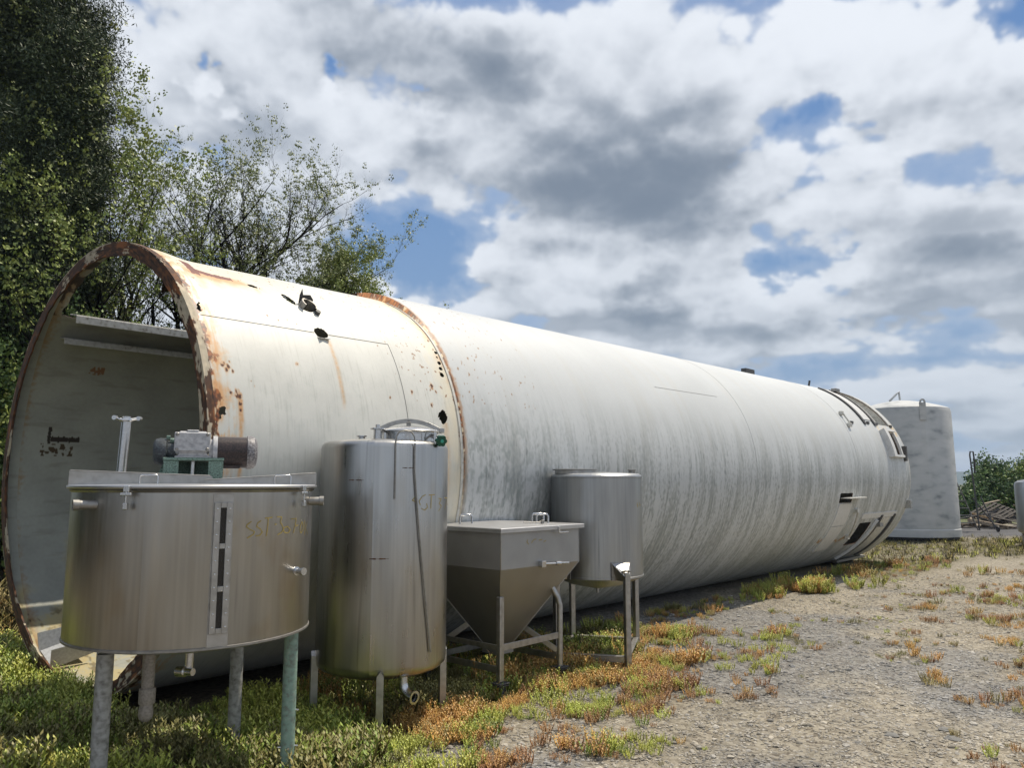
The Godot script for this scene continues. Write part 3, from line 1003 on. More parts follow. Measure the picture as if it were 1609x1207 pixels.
	# stiffening channel along the lower edge of the opening on the far side
	for w in [[127.5, 0.17, 0.07], [137.5, 0.14, 0.05]]:
		var mb := MB.new()
		var a := sp(0.12, w[0], -0.01)
		var b := sp(SEAM - 0.02, w[0], -0.01)
		var inward := (Vector3(0, YC, 0) - Vector3(0, a.y, a.z)).normalized()
		inward = Vector3(0, inward.y * 0.15, inward.z).normalized()
		mb.box((a + b) * 0.5 + inward * w[1] * 0.5, Vector3(b.x - a.x, 0.014, w[1]), Basis(Vector3(1, 0, 0), Vector3(1, 0, 0).cross(inward) * -1.0, inward))
		var tip: Vector3 = (a + b) * 0.5 + inward * w[1]
		mb.box(tip + Vector3(0, -w[2] * 0.5, 0), Vector3(b.x - a.x, w[2], 0.012))
		put("stiffener_channel", mb.done(), silo, M.channel_white)
	# torn plate left hanging beside the ring
	var scrap := MB.new()
	scrap.prism(PackedVector2Array([Vector2(0, 0), Vector2(0.20, 0.03), Vector2(0.24, -0.10), Vector2(0.16, -0.24), Vector2(0.10, -0.21), Vector2(0.02, -0.25)]), sp(0.45, 86.0, -0.02), Vector3(1, 0, 0), Vector3(0, 0.9, 0.35).normalized(), 0.008)
	put("torn_plate", scrap.done(), silo, M.rust_dark)
	# weld beads and plate joints
	var bead := func(pts: Array, r: float) -> void:
		var mb := MB.new()
		mb.tube(pts, r, 5, false)
		put("weld_bead", mb.done(), silo, M.bead)
	M.bead = plain(lin(0.20, 0.19, 0.17), 0.7)
	var pts := []
	for i in 30:
		pts.append(sp(lerpf(0.16, 1.06, i / 29.0), 35.0))
	bead.call(pts, 0.0035)
	pts = []
	for i in 20:
		pts.append(sp(lerpf(1.19, 1.77, i / 19.0), 34.9))
	bead.call(pts, 0.0035)
	pts = []
	for i in 40:
		pts.append(sp(1.77, lerpf(34.9, -20.0, i / 39.0)))
	bead.call(pts, 0.003)
	M.bead2 = plain(lin(0.53, 0.535, 0.525), 0.5)
	for s in [7.9, 11.9]:
		var mb := MB.new()
		pts = []
		for i in 70:
			pts.append(sp(s, lerpf(74.0, -70.0, i / 69.0)))
		mb.tube(pts, 0.004, 5, false)
		put("weld_bead", mb.done(), silo, M.bead2)
	var mbw := MB.new()
	pts = []
	for i in 20:
		pts.append(sp(lerpf(5.84, 7.4, i / 19.0), 34.0))
	mbw.tube(pts, 0.005, 5, false)
	put("weld_bead", mbw.done(), silo, M.bead2)
	# cut nozzle with its bent collar near the crown
	var nz := sp(1.125, 45.6)
	var out := (sp(1.125, 45.6, 1.0) - nz).normalized()
	var collar := MB.new()
	collar.lathe([Vector2(0.056, -0.05), Vector2(0.068, -0.05), Vector2(0.070, 0.045), Vector2(0.056, 0.045), Vector2(0.056, -0.05)], 28, axis_frame(nz, (out + Vector3(0.15, 0, 0)).normalized()), 0.6, 5.2)
	var nozzle := put("cut_nozzle", collar.done(), silo, M.steel_dull)
	var flap := MB.new()
	flap.prism(PackedVector2Array([Vector2(-0.06, 0), Vector2(0.05, 0), Vector2(0.065, 0.05), Vector2(0.03, 0.085), Vector2(-0.035, 0.075), Vector2(-0.05, 0.12), Vector2(-0.062, 0.07)]), sp(1.13, 47.3, 0.0), Vector3(1, 0, 0), (out + (sp(1.1, 50.0) - sp(1.1, 45.0)).normalized() * 0.5).normalized(), 0.006)
	put("bent_flap", flap.done(), nozzle, M.bar_dark)
	var eye := MB.new()
	eye.lathe([Vector2(0.0, 0.0), Vector2(0.022, 0.0), Vector2(0.022, 0.03), Vector2(0.0, 0.03)], 14, axis_frame(sp(1.185, 43.2, 0.0), out))
	put("coupling", eye.done(), nozzle, M.bar_dark)
	var curl := MB.new()
	curl.prism(PackedVector2Array([Vector2(-0.05, 0), Vector2(0.055, 0.0), Vector2(0.05, 0.03), Vector2(0.0, 0.022), Vector2(-0.03, 0.038)]), sp(1.12, 33.5, 0.002), Vector3(1, 0, 0.05), (out * 0.5 - (sp(1.1, 50.0) - sp(1.1, 45.0)).normalized()).normalized(), 0.005)
	put("bent_flap", curl.done(), silo, M.weathered_white)
	# --- fittings at the far end
	# recess behind the top opening
	put("recess_panel", shell_strip(13.80, 14.66, 30.0, 76.0, -0.22, -0.20), silo, M.weathered_white)
	for w in [[13.80, 13.84], [14.60, 14.64]]:
		put("recess_side", shell_strip(w[0], w[1], 31.0, 75.0, -0.2, 0.012), silo, M.weathered_white)
	for w in [[13.05, 13.15], [13.63, 13.72]]:
		put("guide_rail", shell_strip(w[0], w[1], 30.2, 66.0, 0.004, 0.028), silo, M.bar_dark)
	put("cover_panel", shell_strip(13.20, 13.60, 34.0, 66.0, 0.002, 0.014), silo, M.silo_cover)
	var lug := MB.new()
	lug.box(sp(13.66, 62.5, 0.06), Vector3(0.22, 0.06, 0.10))
	put("clevis", lug.done(), silo, M.steel_dull)
	for w in [[12.35, 30.0], [13.3, 31.5], [13.78, 31.5], [14.65, 31.2]]:
		var b := MB.new()
		b.box(sp(w[0], w[1], 0.012), Vector3(0.12, 0.05, 0.03))
		put("clip", b.done(), silo, M.bar_dark)
	# framed window
	var fr := [[13.70, 13.86, 9.6, 26.8, 0.11], [14.40, 14.46, 9.6, 26.8, 0.05], [13.86, 14.40, 25.6, 26.8, 0.09], [13.86, 14.40, 9.6, 10.9, 0.09]]
	for w in fr:
		put("window_frame", shell_strip(w[0], w[1], w[2], w[3], 0.0, w[4]), silo, M.silo_cover)
	var stub := MB.new()
	stub.box(sp(14.62, 12.4, 0.03), Vector3(0.10, 0.30, 0.08))
	put("bracket", stub.done(), silo, M.bar_dark)
	# niche with a plate stuck out of it, and the clean strip below
	var plate := MB.new()
	plate.box(sp(11.55, -13.2, 0.06), Vector3(0.85, 0.02, 0.16))
	put("niche_plate", plate.done(), silo, M.weathered_white)
	put("cover_panel", shell_strip(11.07, 11.66, -29.5, -16.8, 0.0, 0.014), silo, M.silo_cover)
	put("cover_panel", shell_strip(11.07, 11.66, -47.0, -29.9, 0.0, 0.014), silo, M.silo_cover)
	# lower hatch with two slide rails
	put("hatch_panel", shell_strip(12.40, 14.36, -26.6, -23.4, 0.0, 0.016), silo, M.silo_cover)
	put("hatch_panel", shell_strip(13.52, 14.04, -60.0, -26.8, 0.0, 0.012), silo, M.weathered_white)
	put("guide_rail", shell_strip(13.44, 13.53, -25.0, -60.0, 0.004, 0.035, -0.28), silo, M.bar_dark)
	put("guide_rail", shell_strip(14.20, 14.29, -25.0, -60.0, 0.004, 0.035, -0.2), silo, M.bar_dark)
	put("guide_rail", shell_strip(13.26, 13.33, -28.0, -60.0, 0.004, 0.05, -0.28), silo, M.silo_cover)
	var lug2 := MB.new()
	lug2.box(sp(13.38, -30.5, 0.07), Vector3(0.2, 0.07, 0.1))
	put("clevis", lug2.done(), silo, M.steel_dull)
	for w in [[11.95, -21.0, -38.0, 0.02], [12.08, 35.5, 27.5, 0.0]]:
		var rod := MB.new()
		pts = []
		for i in 12:
			pts.append(sp(w[0] + w[3] * i, lerpf(w[1], w[2], i / 11.0), 0.05))
		rod.tube(pts, 0.016, 8)
		for f in [w[1], w[2]]:
			rod.box(sp(w[0] + (w[3] * 11.0 if f == w[2] else 0.0), f, 0.03), Vector3(0.10, 0.07, 0.06))
		put("latch_rod", rod.done(), silo, M.weathered_white)
	var sk := MB.new()
	sk.box(sp(14.2, -66.0, 0.03), Vector3(1.6, 0.05, 0.12))
	put("skid_bar", sk.done(), silo, M.steel_dull)
	var lump := MB.new()
	lump.box(sp(14.83, -19.0, 0.03), Vector3(0.10, 0.16, 0.14))
	put("lug", lump.done(), silo, M.steel_bright)
	var top := MB.new()
	top.box(sp(10.75, 78.0, 0.03), Vector3(0.34, 0.09, 0.10))
	put("top_bracket", top.done(), silo, M.bar_dark)
	var pin := MB.new()
	pin.tube([sp(13.55, 78.0, 0.0), sp(13.55, 78.0, 0.12)], 0.022, 8)
	put("top_pin", pin.done(), silo, M.bar_dark)

# ------------------------------------------------------------------ vessels

func on_wall(r: float, deg: float, y: float) -> Vector3:
	var a := deg_to_rad(deg)
	return Vector3(r * sin(a), y, r * cos(a))

func wall_basis(deg: float) -> Basis:
	return Basis(Vector3.UP, deg_to_rad(deg))

# paint-marker strokes on a round wall: lists of (degrees, height), each stroke a part
func marker(strokes: Array, r: float, width: float, parent: Node3D) -> void:
	var root := Node3D.new()
	root.name = "marker_number"
	parent.add_child(root, true)
	for line in strokes:
		var mb := MB.new()
		for k in line.size() - 1:
			var n := 3
			for i in n:
				var a: Vector2 = line[k].lerp(line[k + 1], float(i) / n)
				var b: Vector2 = line[k].lerp(line[k + 1], float(i + 1) / n)
				var pa := on_wall(r, a.x, a.y)
				var pb := on_wall(r, b.x, b.y)
				var out := Vector3(pa.x, 0, pa.z).normalized()
				var dir := (pb - pa).normalized()
				var side := dir.cross(out) * width * (0.8 + 0.4 * absf(sin(a.x * 3.1 + a.y * 90.0)))
				var ext := dir * width * 0.4
				mb.quad(pa - side - ext, pa + side - ext, pb + side + ext, pb - side + ext, out)
		put("marker_stroke", mb.done(M.marker), root)

func v2s(lines: Array) -> Array:
	var out := []
	for l in lines:
		var q := []
		for p in l:
			q.append(Vector2(p[0], p[1]))
		out.append(q)
	return out

func build_mixing_tank() -> void:
	var t := thing("mixing_tank", "wide round stainless mixing tank with gear motor on top, nearest the camera", "tank", v3(-1.685, 0, 4.173))
	var R := 0.594
	var body := MB.new()
	body.lathe([Vector2(0, 0.765), Vector2(0.2, 0.772), Vector2(0.4, 0.795), Vector2(0.55, 0.826), Vector2(0.588, 0.838), Vector2(R, 0.848), Vector2(R, 1.556), Vector2(0.600, 1.560), Vector2(0.606, 1.566), Vector2(0.600, 1.572), Vector2(0.58, 1.572)], 96)
	put("body", body.done(M.steel_mix), t)
	var band := MB.new()
	band.lathe([Vector2(R - 0.002, 0.838), Vector2(R + 0.004, 0.840), Vector2(R + 0.004, 0.850), Vector2(R - 0.002, 0.852)], 96)
	put("bottom_weld", band.done(M.steel_dull), t)
	var lid := MB.new()
	lid.lathe([Vector2(0.58, 1.573), Vector2(0.612, 1.574), Vector2(0.617, 1.580), Vector2(0.617, 1.587), Vector2(0.610, 1.592), Vector2(0.3, 1.597), Vector2(0, 1.60)], 96)
	var lid_o := put("lid", lid.done(M.lid_steel), t)
	# upturned edges of the two lid halves
	var tx := Vector3(cos(0.3836), 0, -sin(0.3836))
	var tz := Vector3(sin(0.3836), 0, cos(0.3836))
	for w in [[-0.596, 0.06, 0.075, 0.05], [0.02, 0.596, 0.028, 0.068]]:
		var mb := MB.new()
		var a: float = w[0]
		var b: float = w[1]
		if a < 0.0:
			mb.prism(PackedVector2Array([Vector2(a, 0), Vector2(b + 0.03, 0), Vector2(b, w[3]), Vector2(a, w[2])]), Vector3(0, 1.588, 0) + tz * 0.13, tx, Vector3.UP, 0.005)
			mb.box(Vector3(0, 1.588 + 0.064, 0) + tz * 0.137 + tx * (a + b) * 0.5, Vector3(b - a - 0.01, 0.004, 0.016), Basis(tx, Vector3.UP, tz) * Basis(Vector3(0, 0, 1), -0.038), 0.001)
		else:
			mb.prism(PackedVector2Array([Vector2(a - 0.02, 0), Vector2(b, 0), Vector2(b, w[3]), Vector2(a, w[2])]), Vector3(0, 1.588, 0) + tz * 0.16, tx, Vector3.UP, 0.005)
			mb.box(Vector3(0, 1.588 + 0.049, 0) + tz * 0.167 + tx * (a + b) * 0.5, Vector3(b - a - 0.01, 0.004, 0.016), Basis(tx, Vector3.UP, tz) * Basis(Vector3(0, 0, 1), 0.069), 0.001)
		put("lid_edge", mb.done(), lid_o, M.steel_plain)
	for x in [-0.225, 0.40]:
		var hd := MB.new()
		var o := Vector3(0, 1.588, 0) + tz * 0.36 + tx * float(x)
		hd.tube([o - tx * 0.04, o - tx * 0.04 + Vector3(0, 0.045, 0), o - tx * 0.034 + Vector3(0, 0.052, 0), o + tx * 0.034 + Vector3(0, 0.052, 0), o + tx * 0.04 + Vector3(0, 0.045, 0), o + tx * 0.04], 0.004, 8)
		put("handle", hd.done(), lid_o, M.steel_bright)
	# clamps under the rim
	for deg in [-7.0, 76.0]:
		var cl := MB.new()
		var bs := wall_basis(deg)
		cl.box(on_wall(R + 0.022, deg, 1.574), Vector3(0.03, 0.03, 0.035), bs)
		cl.tube([on_wall(R + 0.035, deg, 1.585), on_wall(R + 0.035, deg, 1.50)], 0.005, 8)
		cl.box(on_wall(R + 0.035, deg, 1.55), Vector3(0.055, 0.014, 0.014), bs)
		cl.box(on_wall(R + 0.034, deg, 1.495), Vector3(0.022, 0.03, 0.02), bs)
		put("lid_clamp", cl.done(), t, M.steel_bright)
	# pipe stubs
	for w in [[-26.6, 1.50, 0.022, 0.10, -34.0], [92.0, 1.505, 0.022, 0.085, 100.0]]:
		var st := MB.new()
		var a := on_wall(R - 0.01, w[0], w[1])
		var dir := on_wall(1.0, w[4], 0.0)
		if w[0] < 0.0:
			dir = Vector3(-0.80, 0.0, 0.60)
		st.lathe([Vector2(w[2], 0), Vector2(w[2], w[3] * 0.72), Vector2(w[2] + 0.004, w[3] * 0.74), Vector2(w[2] + 0.004, w[3]), Vector2(w[2] - 0.003, w[3]), Vector2(w[2] - 0.003, 0.0)], 20, axis_frame(a, dir))
		put("pipe_stub", st.done(), t, M.steel_dull)
	var sv := MB.new()
	sv.lathe([Vector2(0.0, 0.0), Vector2(0.022, 0.0), Vector2(0.022, 0.012), Vector2(0.014, 0.014), Vector2(0.014, 0.05), Vector2(0.019, 0.05), Vector2(0.019, 0.064), Vector2(0.0, 0.064)], 18, axis_frame(on_wall(R - 0.004, 76.5, 1.153), Vector3(0.85, 0.02, 0.53)))
	put("sample_fitting", sv.done(), t, M.steel_bright)
	# sight gauge
	var g := Node3D.new()
	g.name = "sight_gauge"
	t.add_child(g)
	var gd := 33.0
	var gb := wall_basis(gd)
	var mid := on_wall(R, gd, 1.21)
	var strip := MB.new()
	strip.box(on_wall(R - 0.004, gd, 1.20), Vector3(0.094, 0.70, 0.010), gb, 0.001)
	put("backing_strip", strip.done(), g, M.steel_plain)
	var frame := MB.new()
	for s in [-1.0, 1.0]:
		frame.box(mid + gb * Vector3(0.0275 * s, 0, 0.008), Vector3(0.029, 0.60, 0.014), gb, 0.002)
	for y in [0.287, 0.098, -0.098, -0.287]:
		frame.box(mid + gb * Vector3(0, y, 0.008), Vector3(0.0258, 0.024, 0.013), gb, 0.001)
	put("gauge_frame", frame.done(), g, M.steel_plain)
	for y in [0.1925, 0.0, -0.1925]:
		var pane := MB.new()
		pane.box(mid + gb * Vector3(0, y, 0.0035), Vector3(0.0255, 0.170 if y == 0.0 else 0.164, 0.004), gb, 0.0005)
		put("gauge_glass", pane.done(), g, M.gauge_glass)
	for s in [-1.0, 1.0]:
		for k in 10:
			var bolt := MB.new()
			bolt.lathe([Vector2(0.0045, 0), Vector2(0.0045, 0.003), Vector2(0, 0.005)], 8, axis_frame(mid + gb * Vector3(0.0285 * s, -0.27 + 0.06 * k, 0.0145), gb.z))
			put("bolt", bolt.done(), g, M.steel_bright)
	# legs: capped pipes, one still in green paint
	for w in [[-0.235, 0.40, "grey", 0.78], [0.515, -0.045, "green", 0.80], [0.085, -0.47, "grey", 0.78], [-0.50, -0.10, "grey", 0.78]]:
		var leg := MB.new()
		var m: Material = M.pipe_green if w[2] == "green" else M.pipe_grey
		leg.lathe([Vector2(0.036, 0.0 if w[2] == "grey" else 0.20), Vector2(0.036, w[3] + 0.02), Vector2(0, w[3] + 0.02)], 24, Transform3D(Basis(), Vector3(w[0], 0, w[1])))
		var lo := put("leg", leg.done(), t, m)
		if w[2] == "green":
			lo.set_meta("label", "leg in worn green paint")
			var foot := MB.new()
			foot.lathe([Vector2(0.0, 0.0), Vector2(0.03, 0.0), Vector2(0.03, 0.21), Vector2(0.0, 0.21)], 20, Transform3D(Basis(), Vector3(w[0], 0, w[1])))
			put("foot", foot.done(), lo, M.pipe_green)
			for q in [[0.24, 20.0], [0.24, -60.0], [0.24, 100.0], [0.42, 95.0]]:
				var b := MB.new()
				b.lathe([Vector2(0, 0), Vector2(0.006, 0), Vector2(0.006, 0.018), Vector2(0, 0.018)], 8, axis_frame(Vector3(w[0], q[0], w[1]) + on_wall(0.034, q[1], 0), on_wall(1, q[1], 0)))
				put("bolt", b.done(), lo, M.steel_bright)
	var tab := MB.new()
	tab.box(Vector3(0.15, 0.70, -0.45), Vector3(0.06, 0.012, 0.05))
	put("leg_tab", tab.done(), t, M.pipe_grey)
	# outlet pipe with a coupling, and the centre drain
	var op := MB.new()
	op.tube([Vector3(-0.12, 0.78, 0.20), Vector3(-0.12, 0.58, 0.20)], 0.030, 20)
	var opo := put("outlet_pipe", op.done(), t, M.pipe_tan)
	var cp := MB.new()
	cp.lathe([Vector2(0.0, 0.518), Vector2(0.036, 0.518), Vector2(0.039, 0.524), Vector2(0.039, 0.588), Vector2(0.036, 0.594), Vector2(0.0, 0.594)], 24, Transform3D(Basis(), Vector3(-0.12, 0, 0.20)))
	put("coupling", cp.done(), opo, M.pipe_tan)
	var ball := MB.new()
	ball.lathe([Vector2(0.0, 0.432), Vector2(0.018, 0.436), Vector2(0.030, 0.448), Vector2(0.035, 0.466), Vector2(0.034, 0.49), Vector2(0.030, 0.51), Vector2(0.030, 0.53)], 20, Transform3D(Basis(), Vector3(-0.122, 0, 0.20)))
	put("end_cap", ball.done(), opo, M.pipe_tan)
	var dr := MB.new()
	dr.lathe([Vector2(0.0, 0.0), Vector2(0.026, 0.0), Vector2(0.026, 0.05), Vector2(0.019, 0.055), Vector2(0.019, 0.10), Vector2(0.0, 0.10)], 18, axis_frame(Vector3(-0.06, 0.625, 0.0), Vector3(1, 0.05, 0.35)))
	dr.tube([Vector3(0.0, 0.72, 0.0), Vector3(0.0, 0.625, 0.0)], 0.022, 14)
	put("centre_drain", dr.done(), t, M.steel_bright)
	# standpipe at the back of the lid with its wing clamp
	var sp0 := Vector3(-0.485, 1.59, -0.127)
	var pipe := MB.new()
	pipe.tube([sp0, sp0 + Vector3(0.012, 0.365, 0)], 0.026, 20)
	var po := put("standpipe", pipe.done(), t, M.steel_bright)
	var wing := MB.new()
	var wt := sp0 + Vector3(0.012, 0.365, 0)
	wing.lathe([Vector2(0.0, -0.014), Vector2(0.033, -0.014), Vector2(0.036, -0.006), Vector2(0.033, 0.006), Vector2(0.022, 0.008), Vector2(0.022, 0.016), Vector2(0, 0.018)], 20, Transform3D(Basis(), wt))
	wing.tube([wt + tx * -0.055 + Vector3(0, 0.008, 0), wt + tx * -0.03 + Vector3(0, -0.002, 0.02), wt + Vector3(0, -0.006, 0.036), wt + tx * 0.03 + Vector3(0, -0.002, 0.02), wt + tx * 0.062 + Vector3(0, 0.008, 0)], 0.007, 8)
	wing.tube([wt + tx * -0.058 + Vector3(0, 0.008, -0.01), wt + tx * -0.058 + Vector3(0, 0.008, 0.014)], 0.013, 10)
	wing.tube([wt + tx * 0.064 + Vector3(0, 0.006, -0.01), wt + tx * 0.064 + Vector3(0, 0.006, 0.014)], 0.013, 10)
	put("wing_clamp", wing.done(), po, M.steel_bright)
	# yellow marker number
	marker(v2s([[[46.2, 1.417], [44.2, 1.402], [43.9, 1.392], [45.6, 1.38], [48.0, 1.368], [47.6, 1.356], [44.5, 1.339]], [[51.2, 1.419], [49.4, 1.408], [49.0, 1.392], [51.2, 1.378], [52.1, 1.364], [50.8, 1.349], [48.8, 1.347]], [[53.3, 1.43], [57.4, 1.433]], [[55.1, 1.432], [55.0, 1.392], [54.4, 1.344]], [[59.1, 1.398], [60.3, 1.398]], [[60.4, 1.434], [63.5, 1.432], [62.7, 1.407], [64.1, 1.39], [65.0, 1.371], [63.6, 1.355], [61.1, 1.346]], [[65.2, 1.379], [67.8, 1.383], [70.0, 1.365], [68.4, 1.351], [65.9, 1.354], [64.8, 1.368], [65.4, 1.379]], [[70.2, 1.418], [74.7, 1.421], [74.2, 1.388], [72.7, 1.348]], [[74.7, 1.382], [77.1, 1.386]], [[80.9, 1.402], [79.2, 1.377], [79.1, 1.351], [80.4, 1.342], [82.3, 1.361], [82.4, 1.384], [80.9, 1.402]], [[84.5, 1.403], [85.1, 1.332]], [[88.4, 1.398], [86.0, 1.364], [90.3, 1.328]]]), R + 0.0015, 0.0024, t)
	# gear motor on its green bracket
	var B := Basis(tx, Vector3.UP, tz)
	var at := func(x: float, y: float, z: float) -> Vector3: return B * Vector3(x - 0.035, y, z)
	var br := MB.new()
	br.box(at.call(-0.105, 1.66, 0.0), Vector3(0.075, 0.115, 0.16), B)
	br.box(at.call(0.115, 1.66, 0.0), Vector3(0.075, 0.115, 0.16), B)
	br.box(at.call(0.005, 1.66, -0.07), Vector3(0.15, 0.115, 0.012), B)
	br.box(at.call(0.005, 1.7265, 0.0), Vector3(0.30, 0.016, 0.17), B)
	br.prism(PackedVector2Array([Vector2(-0.143, 1.605), Vector2(-0.143, 1.715), Vector2(-0.185, 1.605)]), tz * -0.04 - tx * 0.035, tx, Vector3.UP, 0.01)
	put("motor_bracket", br.done(), t, M.bracket_green)
	var shaft := MB.new()
	shaft.tube([at.call(0.0, 1.72, 0), at.call(0.0, 1.60, 0)], 0.018, 14)
	shaft.lathe([Vector2(0, 0), Vector2(0.032, 0), Vector2(0.032, 0.025), Vector2(0, 0.025)], 16, Transform3D(B, at.call(0, 1.605, 0)))
	put("mixer_shaft", shaft.done(), t, M.steel_bright)
	var motor := Node3D.new()
	motor.name = "gear_motor"
	t.add_child(motor)
	var gbx := MB.new()
	gbx.box(at.call(-0.005, 1.808, 0.0), Vector3(0.165, 0.135, 0.15), B, 0.02)
	gbx.prism(PackedVector2Array([Vector2(-0.085, 1.735), Vector2(0.085, 1.735), Vector2(0.05, 1.775), Vector2(-0.05, 1.775)]), at.call(0, 0, -0.07), tx, Vector3.UP, 0.14)
	gbx.box(at.call(0.0, 1.738, 0.0), Vector3(0.18, 0.010, 0.16), B)
	put("gearbox", gbx.done(), motor, M.cast_silver)
	var cv := MB.new()
	cv.box(at.call(-0.006, 1.818, 0.08), Vector3(0.178, 0.10, 0.014), B, 0.004)
	cv.box(at.call(-0.006, 1.877, 0.03), Vector3(0.06, 0.012, 0.06), B, 0.004)
	var cvo := put("gearbox_cover", cv.done(), motor, M.cast_silver)
	for q in [[-0.08, 1.857], [0.068, 1.857], [-0.08, 1.779], [0.068, 1.779]]:
		var b := MB.new()
		b.lathe([Vector2(0.009, 0), Vector2(0.009, 0.004), Vector2(0.006, 0.007), Vector2(0, 0.007)], 10, axis_frame(at.call(q[0], q[1], 0.087), tz))
		put("bolt", b.done(), cvo, M.steel_dull)
	var hub := MB.new()
	hub.lathe([Vector2(0, 0), Vector2(0.05, 0), Vector2(0.066, 0.01), Vector2(0.071, 0.03), Vector2(0.071, 0.062), Vector2(0.055, 0.07), Vector2(0.055, 0.11), Vector2(0, 0.11)], 8, axis_frame(at.call(-0.196, 1.768, 0), tx))
	put("end_hub", hub.done(), motor, M.dark_blue)
	var ring := MB.new()
	ring.lathe([Vector2(0, 0), Vector2(0.07, 0), Vector2(0.07, 0.018), Vector2(0.088, 0.02), Vector2(0.088, 0.042), Vector2(0, 0.042)], 32, axis_frame(at.call(0.078, 1.768, 0), tx))
	put("motor_flange", ring.done(), motor, M.cast_silver)
	var can := MB.new()
	can.lathe([Vector2(0, 0), Vector2(0.085, 0), Vector2(0.085, 0.155), Vector2(0, 0.155)], 40, axis_frame(at.call(0.122, 1.768, 0), tx))
	can.box(at.call(0.19, 1.69, 0.02), Vector3(0.10, 0.02, 0.05), B)
	put("motor_can", can.done(), motor, M.motor_brown)
	var cap := MB.new()
	cap.lathe([Vector2(0, 0), Vector2(0.091, 0), Vector2(0.091, 0.018), Vector2(0.087, 0.036), Vector2(0.072, 0.05), Vector2(0.045, 0.056), Vector2(0, 0.058)], 40, axis_frame(at.call(0.272, 1.768, 0), tx))
	put("fan_cover", cap.done(), motor, M.fan_cover)
	var nip := MB.new()
	nip.tube([at.call(-0.115, 1.825, 0.02), at.call(-0.09, 1.825, 0.02)], 0.014, 10)
	nip.box(at.call(-0.125, 1.842, 0.02), Vector3(0.02, 0.02, 0.02), B)
	put("breather", nip.done(), motor, M.bracket_green)

